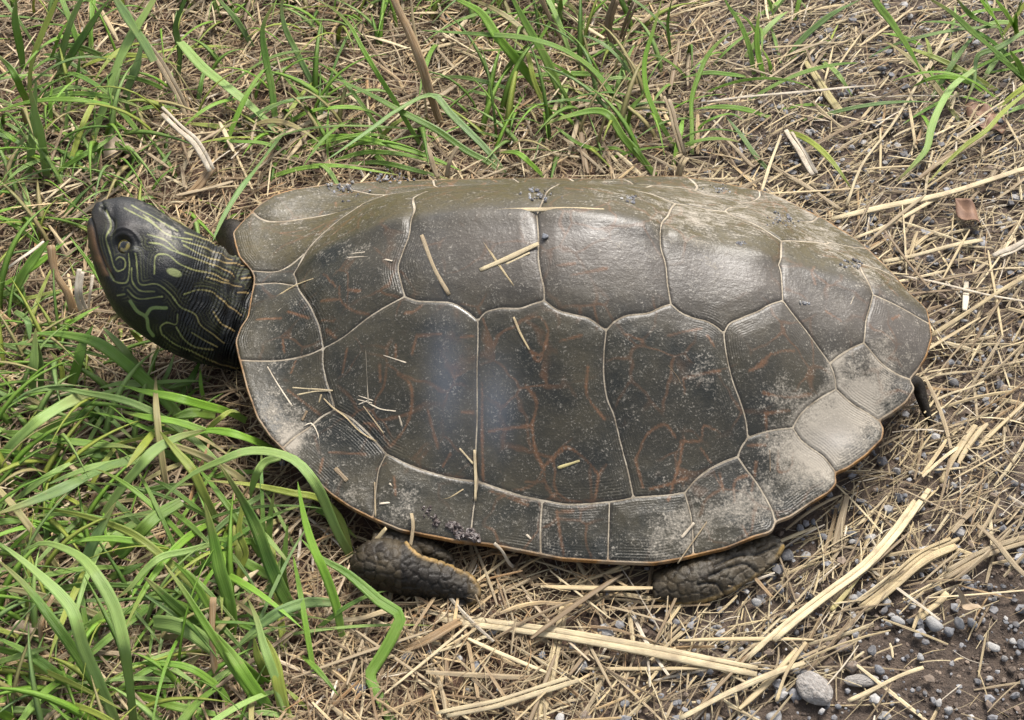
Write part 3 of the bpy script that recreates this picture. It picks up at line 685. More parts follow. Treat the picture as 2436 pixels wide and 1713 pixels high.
front = np.clip(np.abs(BN@FW), 0, 1)
dsp = np.zeros(nv)
dsp += .0022*gs(304, 548, 27)-.0024*gs(293, 583, 18)+.0008*gs(255, 560, 20)-.0012*np.exp(-((qx-268)**2/(9**2)+(qy-540)**2/(40**2)))+.0012*gs(318, 598, 14)+.0016*gs(395, 650, 60)-.0008*gs(345, 600, 26)+.0010*gs(350, 540, 25)
er = np.hypot((qx-294)/1.15, qy-583); aw = .45+.55*np.clip((583-qy)/18, -.6, 1); dsp += .0006*np.exp(-((er-22)/6)**2)*aw+.0005*np.exp(-((er-34)/4)**2)*aw
dsp -= .0014*gs(243, 496, 5)
HL = lambda pts: px('H', pts)
def pdist(lines):
    d = np.full(nv, 1e3); ix = np.where(head)[0]; p = Q[ix]; dd = np.full(len(ix), 1e3)
    for L_ in lines:
        L_ = catmull(L_, max(8, len(L_)*5))
        for a, b in zip(L_[:-1], L_[1:]):
            ab = b-a; k = np.clip(((p-a)@ab)/(ab@ab+1e-9), 0, 1); dd = np.minimum(dd, np.linalg.norm(p-a-k[:, None]*ab, axis=1))
    d[ix] = dd; return d
mouth = pdist([HL([(185,330),(215,420),(235,520),(265,620),(310,720),(345,770)])])
dsp -= .0007*np.exp(-(mouth/4.0)**2)
# neck folds run across the neck
along = (qx*.93+qy*.30)+14*(vnoise(qx, qy, 55, 23)-.5); nk = np.clip((qx+.35*qy-645)/50, 0, 1)*head*np.clip(vnoise(qx, qy, 26, 24)*2-.3, 0, 1)
dsp += np.clip((qx-470)/60, 0, 1)*head*.0007*np.sin((qx*.9+qy*.32)*.17+2*vnoise(qx, qy, 40, 27))*vnoise(qx, qy, 50, 28)
dsp += nk*.00028*np.sin(along*.80+3.5*vnoise(qx, qy, 18, 21))*(.4+vnoise(qx, qy, 14, 22))
dsp *= head*1.0
legm = (~head)*1.0
# leg scales: edge ridges of the webs
fl_ = px('P', [(965,1296),(990,1322),(1030,1338),(1075,1352),(1085,1360),(1110,1370),(1128,1388),(1136,1408),(1130,1425),(1112,1436),(1092,1440)])
hl_ = px('P', [(1560,1428),(1600,1436),(1680,1426),(1740,1402),(1786,1376),(1820,1346),(1850,1318),(1860,1300)])
def pd2(L_, zmax=.03):
    ix = np.where((BV[:, 2] < zmax) & ~head & (BN@FW < .35))[0]; d = np.full(nv, 1e3); p = Q[ix]; dd = np.full(len(ix), 1e3); L_ = catmull(L_, 50)
    for a, b in zip(L_[:-1], L_[1:]):
        ab = b-a; k = np.clip(((p-a)@ab)/(ab@ab+1e-9), 0, 1); dd = np.minimum(dd, np.linalg.norm(p-a-k[:, None]*ab, axis=1))
    d[ix] = dd; return d
df = pd2(fl_); dh = pd2(hl_)
dsp += .0009*np.exp(-(df/5)**2)+.0005*np.exp(-(dh/5)**2)
toe = [pd2(px('P', l)) for l in ([(1846,1300),(1800,1318),(1760,1320),(1700,1345)],[(1800,1360),(1776,1342),(1740,1348),(1690,1370)],[(1720,1408),(1706,1390),(1660,1390)])]
for tdist in toe: dsp -= .0010*np.exp(-(tdist/4)**2)
lv = np.where((~head) & (qy > 1200) & (BN@FW < .4))[0]; rk = np.random.default_rng(77)
seeds = np.concatenate([np.stack([rk.uniform(a, b, n_), rk.uniform(c, d_, n_)], 1) for a, b, c, d_, n_ in ((835, 1000, 1260, 1430, 70), (1000, 1150, 1260, 1450, 70), (1540, 1700, 1250, 1445, 70), (1700, 1880, 1250, 1445, 55))])
for _ in range(3):                                                    # relax so the scales are alike in size
    gq = np.stack([rk.uniform(830, 1890, 30000), rk.uniform(1250, 1450, 30000)], 1); own = np.concatenate([((gq[i:i+5000, None]-seeds[None])**2).sum(-1).argmin(1) for i in range(0, 30000, 5000)])
    for j in range(len(seeds)):
        if (own == j).any(): seeds[j] = gq[own == j].mean(0)
pq = Q[lv]+np.stack([vnoise(qx[lv], qy[lv], 9, 61), vnoise(qx[lv], qy[lv], 9, 62)], 1)*5
cellb = np.zeros(nv); cellt = np.full(nv, .5); ct = rk.random(len(seeds))
for i in range(0, len(lv), 8000):
    dd_ = np.sqrt(((pq[i:i+8000, None]-seeds[None])**2).sum(-1)); o2 = np.argpartition(dd_, 1, axis=1)[:, :2]; ra = np.arange(len(dd_)); a_, b_ = dd_[ra, o2[:, 0]], dd_[ra, o2[:, 1]]
    cellb[lv[i:i+8000]] = np.clip(np.abs(b_-a_)/5.0, 0, 1); cellt[lv[i:i+8000]] = ct[np.where(a_ < b_, o2[:, 0], o2[:, 1])]
isl = np.zeros(nv); isl[lv] = 1; dsp += isl*(.00075*cellb**.6-.0004)
BV2 = BV+BN*dsp[:, None]
# colours
base = np.where(head[:, None], np.array([.0042, .0048, .0048]), np.array([.013, .0095, .006]))
hb = vnoise(qx, qy, 30, 31)[:, None]; col = base*(.7+.6*hb)
def put(mask, c): 
    global col
    m = np.clip(mask, 0, 1)[:, None]; col = col*(1-m)+np.array(c)*m
tan_d = pdist([HL([(190,430),(215,520),(250,620),(300,720)])]); put(np.clip(1.25-tan_d/12, 0, 1)*head*(.45+.5*vnoise(qx, qy, 14, 36)), (.165, .088, .036))
put(gs(232, 528, 26)*head*.6, (.06, .050, .038)); put(gs(262, 500, 30)*head*.3, (.06, .055, .052)); put(gs(310, 540, 26)*head*.4, (.055, .045, .040))
nr_ = pdist([HL([(270,240),(310,320),(350,385),(335,450)])]); dsp2 = -.0005*np.exp(-(nr_/4)**2)*head; BV2 = BV2+BN*dsp2[:, None]; put(np.exp(-(nr_/3)**2)*head*.8, (.004, .004, .005))
put(np.exp(-(mouth/3.0)**2)*head*.9, (.004, .004, .004)); put(np.clip(1.6-np.hypot((qx-294)/19, (qy-583)/15), 0, 1)*head, (.004, .0035, .003))
STR = [[(430,280),(600,380),(690,440)],[(480,260),(620,340),(800,440)],[(300,290),(330,400),(310,500),(330,600),(390,720),(430,700),(430,640),(390,620),(370,640)],[(590,470),(700,500),(800,590)],
 [(600,520),(680,535),(760,580),(850,610),(1000,660),(1150,720),(1200,760)],[(510,600),(520,700),(540,810),(660,810),(740,870),(820,970),(930,1030),(950,1080),(1060,1170),(1120,1220)],
 [(460,600),(465,700),(440,800),(360,790),(300,700)],[(640,740),(660,610),(720,610),(800,670),(900,710),(1050,740),(1150,790)],[(480,700),(490,800),(530,850),(640,860)],[(450,850),(500,900),(690,895)],[(380,890),(430,880)],
 [(840,880),(950,850),(1050,870),(1130,940),(1250,1030)],[(690,1160),(680,1110),(720,1080),(790,1090),(800,1020)],[(790,1110),(840,1190),(900,1240),(1050,1270)],[(690,1160),(780,1230),(900,1280),(1000,1330),(1130,1380),(1230,1400)],
 [(1050,1000),(1090,1070),(1200,1140)],[(900,1150),(1000,1210),(1080,1250)],[(850,450),(1000,500),(1200,590)],[(830,510),(1000,560),(1180,640)],[(840,540),(950,600),(1100,650),(1300,680)],[(1220,870),(1300,870)],[(1250,770),(1330,770)],[(1000,760),(1130,800),(1240,830)],[(560,330),(740,470),(900,500)]]
sd_ = pdist([HL(l) for l in STR]); wide = pdist([HL([(470,930),(520,1000),(580,1040),(600,1130),(630,1170)]), HL([(580,1030),(610,985),(720,975)])])
warm = np.clip((qx-430)/120, 0, 1)[:, None]; sc_ = np.array([.200, .215, .075])*(1-warm)+np.array([.27, .19, .075])*warm
m = np.clip((2.4-sd_+1.2*(vnoise(qx, qy, 9, 34)-.5))/1.3, 0, 1)[:, None]*(.45+.6*vnoise(qx, qy, 16, 33))[:, None]; col = col*(1-m)+sc_*m
f2_ = np.exp(-((sd_-9.5)/1.6)**2)+.7*np.exp(-((sd_-16.5)/1.5)**2); put(f2_*head*np.clip(vnoise(qx, qy, 34, 35)*2.2-.9, 0, 1)*.55, (.11, .115, .045))
put(np.clip((4.8-wide)/1.6, 0, 1), (.150, .200, .070))
put(np.clip((1-np.hypot((qx-412)/19, (qy-649-(qx-412)*.25)/10))*4, 0, 1)*head, (.19, .21, .085))
put(isl*cellb*np.clip(cellt*1.3-.25, 0, 1)*.75, (.052, .042, .027)); put(isl*np.clip(1-cellb*1.6, 0, 1)*.8, (.008, .0065, .005))
bk = (.3+.75*vnoise(qx, qy, 13, 43)); put(np.clip((4.6-df)/2.2, 0, 1)*bk, (.33, .21, .075)); put(np.clip((6.0-dh)/2.4, 0, 1)*bk, (.40, .26, .085))
put((1-head)*vnoise(qx, qy, 22, 41)**2*.8*(qy > 1200), (.070, .052, .028))
put((1-head)*(qx > 1540)*(qy > 1240)*np.clip(vnoise(qx, qy, 30, 44)*1.6-.35, 0, 1)*np.clip((qx-1600)/120, 0, 1)*.85, (.075, .060, .040))
low = np.clip((qy-np.interp(qx, fl_[:7, 0], fl_[:7, 1])-8)/14, 0, 1)*(qx > 955)*(qx < 1110)*(qy > 1280)*(1-head); put(low*.85, (.010, .008, .006))  # shade under the forearm ridge painted into the skin colour
for td_ in toe: put(np.clip((4-td_)/2, 0, 1)*.85, (.008, .007, .006))
dust = head*(gs(375, 535, 30)*.4+gs(410, 560, 26)*.5+gs(330, 495, 30)*.15+gs(520, 600, 34)*.25)+(1-head)*(.04+.25*(qx > 1650)*(qy > 1200)*vnoise(qx, qy, 40, 42))
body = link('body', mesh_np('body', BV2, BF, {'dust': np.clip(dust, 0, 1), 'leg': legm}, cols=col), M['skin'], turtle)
# eyes
def eye_at(sgn):
    ix = np.where(head & (np.hypot(qx-294, qy-583) < 7) & ((BN@FW)*sgn < 0))[0]
    if not len(ix): return
    p = BV2[ix].mean(0); nrm = BN[ix].mean(0); nrm /= np.linalg.norm(nrm); c = p-nrm*.0019; r = .0041
    bm = bmesh.new(); bmesh.ops.create_uvsphere(bm, u_segments=48, v_segments=32, radius=r)
    V_ = np.array([v.co for v in bm.verts]); F_ = [[v.index for v in f.verts] for f in bm.faces]; bm.free()
    F3 = np.array([f for f in F_ if len(f) == 3]); F4 = np.array([f for f in F_ if len(f) == 4])
    n_ = V_/r; ang = np.degrees(np.arccos(np.clip(n_@nrm, -1, 1)))
    side = np.cross(nrm, RT*.45-UPV*.9*0+UPV*.35); side /= np.linalg.norm(side); hb = np.abs(n_@side)
    co = np.tile(np.array([.006, .006, .005]), (len(V_), 1)); rg = (ang > 19) & (ang < 36) & (hb > .10); co[rg] = (.19, .15, .035)
    e = link('eye', mesh_np('eye', V_+c, [F3, F4], cols=co), M['eye'], turtle)
eye_at(1); eye_at(-1)
def scute_name(uv):
    nm = {'1': 'first', '2': 'second', '3': 'third', '4': 'fourth', '5': 'fifth', '5b': 'sixth', '6': 'seventh', '7': 'eighth', '8': 'ninth', '9': 'tenth', '10': 'eleventh', '11': 'last'}
    for k, P in scutes.items():
        x, y = uv; ins = False
        for p, q in zip(P, np.roll(P, -1, 0)):
            if (p[1] > y) != (q[1] > y) and x < (q[0]-p[0])*(y-p[1])/(q[1]-p[1])+p[0]: ins = not ins
        if ins:
            a = k.split('_'); return (nm[a[1]]+' '+a[0] if len(a) > 1 else 'nuchal')+(' of the far side' if k.endswith('far') else '')
    return 'rim'
def on_shell(q, lift=0.0):
    uv = cast(q); return wor(uv, zs(uv)+.0003+lift+relief(uv, np.full(len(uv), .004), False)+.0006*np.exp(-(uv[:, 1]/.0045)**2))
# ------------------------------------------------------------------ grass
GREENS = {'g': (.112, .225, .024), 'b': (.160, .315, .026), 'p': (.240, .360, .100), 'd': (.066, .150, .018), 'y': (.290, .325, .050),
          'm': (.150, .245, .085), 't': (.36, .27, .135), 'w': (.56, .47, .33), 'o': (.26, .125, .045), 'k': (.20, .13, .075)}
def blade_mesh(P, wid, colr, r, cut=False, fold=.22, wave=0.0, name='blade', stem=False):
    n = len(P); tan = np.gradient(P, axis=0); tan /= np.linalg.norm(tan, axis=1)[:, None]
    face = np.array([r.uniform(-.35, .35), -.35+r.uniform(-.2, .2), .85]); t = np.linspace(0, 1, n)
    if stem: wp = 1-.25*t
    else:
        wp = np.minimum(1, .78+.9*t)*np.clip((1-t)/.42, 0, 1)**.62 if not cut else np.minimum(1, .75+.9*t)*np.where(t > .96, .8, 1.0)
    wp = np.maximum(wp, .03)
    sd = np.cross(tan, face); sd /= np.linalg.norm(sd, axis=1)[:, None]; nr = np.cross(sd, tan)
    tw = r.uniform(-.35, .35)*t+.25*np.sin(t*5+r.uniform(0, 6)); s2 = sd*np.cos(tw)[:, None]+nr*np.sin(tw)[:, None]; n2 = np.cross(s2, tan)
    ac = np.array([-1, -.5, 0, .5, 1]); h = wid/2
    if stem:
        a = np.linspace(0, 2*np.pi, 8, endpoint=False); V = P[:, None]+(s2[:, None]*np.cos(a)[None, :, None]+n2[:, None]*np.sin(a)[None, :, None])*(h*wp)[:, None, None]
        m = 8; acr = np.tile(np.abs(np.linspace(-1, 1, 8)), (n, 1)); closed = True
    else:
        up = np.abs(ac)*fold*h
        rip = wave*h*np.sin(t*17+r.uniform(0, 6))
        V = P[:, None]+s2[:, None]*(ac[None, :, None]*(h*wp)[:, None, None])+n2[:, None]*((up[None]*wp[:, None])[..., None])+n2[:, None]*(rip[:, None]*ac[None])[..., None]
        # thin but real blade: lower skin
        V2 = V-n2[:, None]*.00012; V = np.concatenate([V, V2[:, ::-1]], 1); m = 10; acr = np.tile(np.r_[ac, ac[::-1]], (n, 1)); closed = True
    I = np.arange(n*m).reshape(n, m); J = np.roll(I, -1, 1)
    F = np.stack([I[:-1], J[:-1], J[1:], I[1:]], -1).reshape(-1, 4)
    c1 = np.array(colr); col = np.tile(c1, (n*m, 1)); tt = np.repeat(t, m)
    vb = (.82+.36*r.random()); col = col*vb
    if r.random() < .35 and not stem:                                   # yellowing tip
        k = np.clip((tt-.72)/.28, 0, 1)[:, None]*.8; col = col*(1-k)+np.array([.34, .26, .10])*k
    k = np.clip(.18-tt, 0, 1)[:, None]*2.2; col = col*(1-k)+np.array([.24, .25, .10])*k
    return mesh_np(name, V.reshape(-1, 3), F, {'across': acr.ravel(), 'along': np.repeat(t, m)*np.linalg.norm(np.diff(P, axis=0), axis=1).sum(), 'seed': np.full(n*m, r.random())}, cols=col)
def zpath(zs_, n):
    return np.interp(np.linspace(0, 1, n), np.linspace(0, 1, len(zs_)), zs_)
def path3(c, pts, z, n=20, ground=True):
    q = catmull(px(c, pts), n); P = unp(q, np.array([*map(float, zpath(z, n))])/1000)
    return P
TUFTS = {
 'a': ('tall broad bladed grass tuft standing behind the turtle head', (255, 330)),
 'b': ('arching fine grass tuft leaning over the far shell rim behind the neck', (690, 335)),
 'c': ('bright green grass tuft with brown stalk bases behind the middle of the shell', (1330, 300)),
 'd': ('lush dark green grass tuft growing from the straw far beyond the tail', (2430, 160)),
 'e': ('sparse thin grass tuft among straw behind the rear half of the shell', (1790, 180)),
 'f': ('matted grass tuft lying flat under the turtle chin and throat', (330, 1010)),
 'g': ('long arching grass tuft with blades bowing away from the front foot', (300, 1640)),
 'h': ('upright grass tuft growing against the front foot and front shell rim', (700, 1480)),
 'i': ('pale narrow grass tuft standing in front of the turtle snout', (80, 420))}
BL = [  # tuft, crop, path base->tip, width px, heights mm, colour, flags
('a','A',[(850,1260),(960,950),(1040,680),(1200,330),(1400,0),(1500,-200)],32,[2,25,45],'p',''),
('a','A',[(1400,560),(1330,430),(1200,230),(1060,0),(980,-150)],30,[22,35,48],'m',''),
('a','A',[(540,720),(640,520),(780,300),(960,40),(1040,-60)],22,[2,20,38],'d',''),
('a','A',[(520,640),(600,370),(650,200),(740,0),(800,-140)],24,[2,22,40],'p',''),
('i','A',[(270,900),(290,600),(390,300),(520,0),(560,-100)],23,[2,22,40],'y',''),
('i','A',[(220,640),(180,400),(140,170),(150,0),(160,-80)],24,[2,20,36],'g',''),
('a','A',[(1350,1360),(1200,1130),(1060,990),(850,930),(560,905),(260,930),(-80,1030)],16,[2,24,14],'b',''),
('i','A',[(440,1630),(560,1540),(700,1450),(900,1330),(1090,1200)],15,[2,16,14],'g',''),
('i','A',[(260,1620),(290,1300),(310,1000),(330,720)],21,[2,22,40],'p',''),
('i','A',[(430,1620),(390,1300),(320,1000),(265,780)],27,[3,26,44],'p',''),
('a','A',[(1130,900),(1180,780),(1260,560),(1290,380)],28,[4,14,22],'m',''),
('a','A',[(1210,1120),(1160,960),(1190,830)],15,[1,8,14],'m',''),
('b','P',[(667,321),(604,261),(536,204),(483,162),(428,100)],29,[3,14,16],'p','c'),
('a','B',[(390,430),(250,200),(80,0),(0,-90)],17,[3,16,28],'m',''),
('a','A',[(1620,760),(1640,450),(1600,250),(1690,0),(1720,-80)],20,[2,16,34],'d',''),
('a','A',[(1380,1620),(1470,1500),(1560,1370)],16,[1,6,8],'m',''),
('a','A',[(1400,1580),(1130,1360),(920,1210)],12,[1,8,6],'d',''),
('i','A',[(270,980),(200,830),(110,640),(-40,480)],19,[2,20,26],'g',''),
('i','A',[(60,1640),(130,1430),(250,1200)],16,[1,10,18],'m',''),
('i','A',[(470,1170),(460,900),(485,720)],11,[1,10,16],'b',''),
('i','A',[(600,1280),(610,1060),(632,920),(600,830),(520,700)],10,[1,12,22],'p',''),
('a','A',[(680,880),(720,600),(725,470)],11,[1,10,18],'d',''),
('i','A',[(250,1390),(130,1280),(-20,1160)],13,[1,8,12],'b',''),
('a','A',[(470,520),(560,290),(650,160)],9,[8,18,24],'b',''),
('a','A',[(1220,120),(1290,40),(1330,-40)],16,[20,28,34],'y',''),
('b','B',[(600,1180),(560,800),(500,500),(480,250),(600,0)],19,[2,20,40],'d',''),
('b','B',[(1000,880),(900,700),(790,480),(680,250),(650,60),(680,-80)],17,[2,18,38],'m',''),
('b','B',[(1970,1400),(1800,1130),(1700,950),(1530,680),(1380,430),(1260,220),(1130,90),(940,-20)],14,[2,26,34],'b',''),
('b','T',[(1110,1180),(980,1010),(850,880),(720,750),(635,648),(400,730),(200,870),(0,1010),(-120,1090)],19,[3,16,22],'m',''),
('b','T',[(1100,1180),(1000,1100),(850,1020),(650,880),(420,760),(200,640),(0,545),(-60,520)],18,[3,14,20],'g',''),
('b','B',[(2100,1200),(1480,1150),(1100,1150),(800,1190),(600,1260),(450,1400),(310,1620)],6,[3,22,12],'p',''),
('b','B',[(640,1180),(850,1040),(1100,985),(1300,980),(1450,1010),(1600,1090)],16,[2,16,10],'b',''),
('b','B',[(780,1350),(1000,1270),(1300,1250),(1600,1310),(2000,1430),(2300,1560)],17,[2,14,6],'b',''),
('b','B',[(480,1640),(800,1540),(1100,1510),(1500,1560),(1800,1610)],14,[2,12,10],'b',''),
('b','B',[(1100,1480),(1400,1390),(1700,1400),(2150,1510)],13,[2,10,5],'g',''),
('b','B',[(760,1460),(650,1370),(500,1310),(250,1290),(0,1275)],14,[2,10,6],'g',''),
('b','P',[(690,295),(619,390),(566,460),(520,540),(506,575)],19,[3,20,18],'m',''),
('b','B',[(900,1010),(760,800),(630,640)],10,[1,8,14],'g',''),
('b','B',[(1250,1500),(1500,1480),(1900,1560),(2200,1640)],14,[2,8,4],'g',''),
('b','B',[(860,1340),(740,1480),(700,1560)],20,[1,5,3],'b',''),
('c','T',[(1340,620),(1200,430),(1050,250),(930,80),(770,-10),(700,-60)],26,[2,26,42],'b',''),
('c','T',[(1500,690),(1430,520),(1350,350),(1250,180),(1150,-10),(1110,-80)],25,[2,22,42],'g',''),
('c','T',[(1960,900),(1830,650),(1700,480),(1500,340),(1250,260),(1000,235),(800,222),(540,205)],20,[2,30,22],'g',''),
('c','T',[(1080,530),(1150,420),(1260,290)],17,[2,12,22],'d',''),
('c','T',[(2110,1180),(2030,1080),(1900,930),(1780,762),(1500,790),(1310,860)],20,[2,20,14],'b',''),
('c','T',[(1240,640),(1000,560),(800,520),(590,522)],13,[2,10,6],'d',''),
('e','T',[(2250,1000),(2120,780),(2050,600),(2040,400),(2090,230),(2160,-20)],14,[2,20,40],'b',''),
('c','T',[(1920,880),(1960,720),(2050,620)],12,[2,12,16],'g',''),
('c','T',[(1360,1190),(1280,1110),(1180,1030),(1060,1025)],16,[4,14,8],'b',''),
('c','T',[(1160,970),(1050,920),(900,880)],8,[1,6,5],'g',''),
('c','T',[(1720,1010),(1600,970),(1440,850)],14,[1,8,10],'g',''),
('c','T',[(1490,200),(1470,60),(1480,-40)],19,[2,16,26],'d',''),
('c','T',[(1380,740),(1300,560),(1230,330),(1130,250)],14,[2,14,22],'y',''),
('c','T',[(1700,1010),(1850,1000),(1960,1060)],10,[1,5,3],'b',''),
('c','T',[(2100,1180),(1980,1000),(1880,880)],12,[2,10,14],'g',''),
('d','U',[(1240,-120),(1290,0),(1400,150),(1480,270),(1570,420),(1655,590)],23,[46,30,10],'g',''),
('d','U',[(2310,560),(2080,330),(1950,220),(1800,80),(1640,-20)],21,[2,22,38],'d',''),
('d','U',[(2180,260),(2100,130),(2000,-10),(1960,-80)],18,[6,24,36],'b',''),
('d','U',[(2260,240),(2180,100),(2090,-20)],19,[6,24,36],'b',''),
('d','U',[(2320,200),(2100,330),(1990,370),(1960,550),(1900,700)],15,[12,14,4],'m',''),
('d','U',[(2110,180),(1850,200),(1600,250),(1400,310),(1230,400)],11,[14,16,3],'m',''),
('d','U',[(1960,470),(1820,580),(1730,720),(1670,870),(1640,1000),(1560,1100),(1440,1220)],20,[12,12,3],'p',''),
('d','U',[(2340,600),(2150,760),(2050,870),(1900,980),(1800,1070),(1640,1240)],13,[10,10,3],'y',''),
('d','U',[(2320,560),(2230,470),(2090,365)],20,[2,10,18],'d',''),('d','U',[(2310,550),(2270,450),(2200,340)],18,[2,10,20],'b',''),
('d','U',[(2240,250),(2240,120),(2290,-30)],20,[6,24,36],'g',''),('d','U',[(2150,200),(1960,120),(1830,-20)],16,[8,22,34],'d',''),
('e','U',[(690,390),(850,220),(1000,100),(1190,0)],18,[2,14,24],'m',''),
('e','U',[(480,500),(450,330),(380,150),(290,10),(270,-40)],15,[2,14,26],'g',''),('e','U',[(545,530),(500,300),(512,70)],16,[2,12,22],'b',''),
('e','U',[(610,110),(590,40),(560,-30)],14,[8,14,20],'g',''),
('e','U',[(60,1040),(60,850),(62,650),(110,500),(170,370),(260,270),(410,180)],14,[2,16,28],'b',''),
('e','U',[(450,520),(300,500),(180,490),(-10,525)],13,[2,8,5],'g',''),
('e','U',[(70,920),(130,840),(210,795),(330,768),(412,808)],8,[2,10,8],'b',''),
('e','U',[(580,1150),(500,1060),(400,920),(290,780)],13,[1,6,10],'m',''),('e','U',[(600,520),(580,420),(530,320)],13,[1,8,14],'b',''),
('e','U',[(-80,360),(-100,150),(-70,-20)],9,[2,14,26],'g',''),('e','U',[(520,260),(420,120),(300,60)],8,[4,12,18],'g',''),
('f','D',[(2040,1220),(1950,1120),(1750,930),(1550,790),(1350,670),(1150,590),(800,520),(500,475),(240,525)],17,[4,18,20],'p',''),
('f','L',[(1260,1260),(1200,1180),(1070,1030),(950,920),(800,790),(650,690),(450,640),(200,625)],29,[3,20,14],'g',''),
('f','L',[(1010,960),(900,830),(800,700),(690,585)],20,[6,16,18],'p',''),
('f','L',[(720,790),(520,740),(250,705),(-20,698)],9,[8,14,10],'d',''),
('f','L',[(470,1010),(520,850),(560,700),(625,575)],25,[2,14,20],'g',''),
('f','L',[(340,620),(500,540),(600,480),(670,445)],10,[2,9,8],'b',''),
('f','L',[(215,1100),(230,850),(240,590)],22,[3,16,26],'p',''),('f','D',[(370,560),(375,300),(350,60)],16,[2,12,22],'m',''),
('f','D',[(-40,1190),(150,960),(330,790),(560,640),(820,515)],29,[2,20,16],'p','c'),('f','D',[(300,940),(560,790),(770,690),(900,610)],24,[2,10,10],'g',''),
('f','D',[(-30,880),(300,905),(560,950),(900,990),(1100,1000),(1260,1025)],19,[6,12,12],'g',''),
('f','D',[(1330,1060),(1100,1140),(850,1190),(650,1260),(430,1350)],17,[4,14,10],'p',''),
('f','D',[(1380,1110),(1000,1190),(800,1280),(550,1400),(300,1500),(-30,1620)],27,[5,22,26],'m',''),
('f','D',[(140,1490),(400,1300),(600,1180),(850,1070)],16,[3,12,10],'p',''),
('g','D',[(930,1640),(1080,1430),(1250,1220),(1400,1050),(1600,930),(1880,850)],25,[6,26,22],'p',''),
('f','D',[(1480,800),(1400,880),(1300,1000),(1150,1200)],17,[8,20,22],'y',''),
('h','D',[(1960,1640),(1850,1420),(1750,1220),(1600,1040),(1450,860)],20,[10,24,26],'y',''),
('f','D',[(1900,870),(1800,840),(1600,780),(1350,740),(1080,675)],18,[12,18,14],'b',''),
('h','D',[(2240,770),(2100,700),(1850,630),(1600,560),(1300,500),(1080,440)],21,[4,22,18],'b',''),
('h','L',[(1900,1440),(1700,1350),(1550,1300),(1380,1285),(1260,1330)],20,[12,24,18],'b',''),
('h','P',[(838,1328),(811,1282),(785,1225),(762,1172),(735,1130),(704,1098),(654,1078),(584,1075),(523,1098),(470,1121),(418,1158),(384,1190)],22,[2,34,38,22],'p',''),
('h','L',[(1390,1280),(1480,1200),(1560,1150),(1620,1165)],12,[18,24,22],'y',''),
('f','L',[(980,715),(880,560),(760,390),(680,270),(600,150),(470,-20)],15,[2,10,18],'b',''),
('f','D',[(1440,500),(1530,330),(1595,140)],11,[4,12,16],'m',''),('f','D',[(1640,560),(1750,370),(1835,200)],14,[3,8,10],'d',''),
('f','D',[(1865,610),(1830,450),(1822,290)],9,[3,9,12],'b',''),
('i','L',[(80,400),(180,200),(330,0)],27,[6,18,26],'g',''),('i','L',[(-20,330),(200,200),(440,10)],16,[4,14,18],'b',''),
('i','L',[(-20,425),(200,390),(420,330)],11,[3,8,6],'y',''),('i','L',[(-20,400),(120,310),(200,230)],22,[3,10,12],'p',''),
('f','L',[(420,990),(410,850),(330,740)],12,[2,8,10],'y',''),('f','L',[(100,480),(180,540),(200,680)],16,[6,10,6],'m',''),
('f','D',[(1320,80),(1240,0),(1180,-60)],13,[4,8,12],'y',''),('f','D',[(1390,370),(1400,220),(1450,80)],10,[2,8,10],'g',''),
('f','D',[(1980,1060),(1850,930),(1700,880),(1580,860)],24,[2,8,8],'d',''),('f','D',[(1700,1180),(1560,1080),(1400,1060)],20,[2,6,6],'d',''),
('f','D',[(1960,720),(1780,700),(1560,740)],26,[4,10,10],'g',''),('f','D',[(1100,1080),(900,1070),(700,1040)],26,[2,6,6],'d',''),
('f','D',[(900,820),(840,700),(800,640)],30,[2,6,8],'d',''),('f','D',[(1880,360),(1700,420),(1520,480)],20,[3,7,9],'g',''),
('f','D',[(520,1140),(540,1000),(545,920)],14,[1,5,8],'d',''),('f','D',[(1750,480),(1500,450),(1100,430),(900,470)],17,[3,9,9],'p',''),
('g','E',[(890,1680),(740,1330),(620,1060),(520,760),(470,700),(330,560),(180,430),(-30,270)],24,[2,34,40],'p',''),
('g','E',[(860,1600),(740,1390),(560,1100),(380,850),(200,620),(-20,410)],21,[4,24,30],'g',''),
('g','E',[(1010,1690),(970,1300),(920,1000),(860,780),(740,560),(620,410),(480,330),(320,290),(150,360)],25,[2,36,46,28],'p',''),
('g','E',[(1650,920),(1550,700),(1400,560),(1250,420),(950,200),(800,140),(600,80),(310,25)],18,[2,18,20],'y',''),
('g','E',[(680,320),(400,180),(150,100)],19,[3,10,12],'b',''),
('g','E',[(545,690),(620,480),(690,300),(760,170),(870,-20)],23,[2,16,26],'m',''),
('g','E',[(1360,-20),(1150,110),(1020,240),(885,385)],28,[16,18,10],'g','c'),('g','E',[(1010,140),(860,250),(750,380)],25,[8,10,6],'g','c'),
('g','E',[(1580,300),(1400,350),(1200,400),(1080,500),(980,620),(850,720)],15,[16,22,14],'p',''),
('h','E',[(1960,1560),(1889,1440),(1700,1150),(1540,900),(1380,650),(1220,430)],17,[2,20,30],'b',''),
('h','E',[(1580,1000),(1420,850),(1250,700),(1080,540)],23,[3,14,22],'d',''),('h','E',[(1540,1010),(1400,900),(1250,790),(1050,655)],10,[3,12,18],'m',''),
('h','E',[(1640,1120),(1520,1020),(1420,950),(1300,900),(1150,880)],32,[6,14,12],'p','c'),
('h','E',[(1680,990),(1560,760),(1450,580),(1290,420)],15,[3,16,26],'b',''),
('h','E',[(1730,1020),(1740,900),(1710,700),(1650,500),(1600,250),(1530,-20)],27,[2,22,38],'g',''),
('h','E',[(1735,1600),(1680,1430),(1560,1310),(1400,1220),(1150,1190),(955,1195)],15,[2,14,12],'b',''),
('g','E',[(-30,1190),(200,1120),(380,1066)],15,[4,14,16],'p',''),('g','E',[(760,1450),(620,1370),(450,1290),(300,1180),(150,1080),(-30,1000)],20,[2,12,16],'g',''),
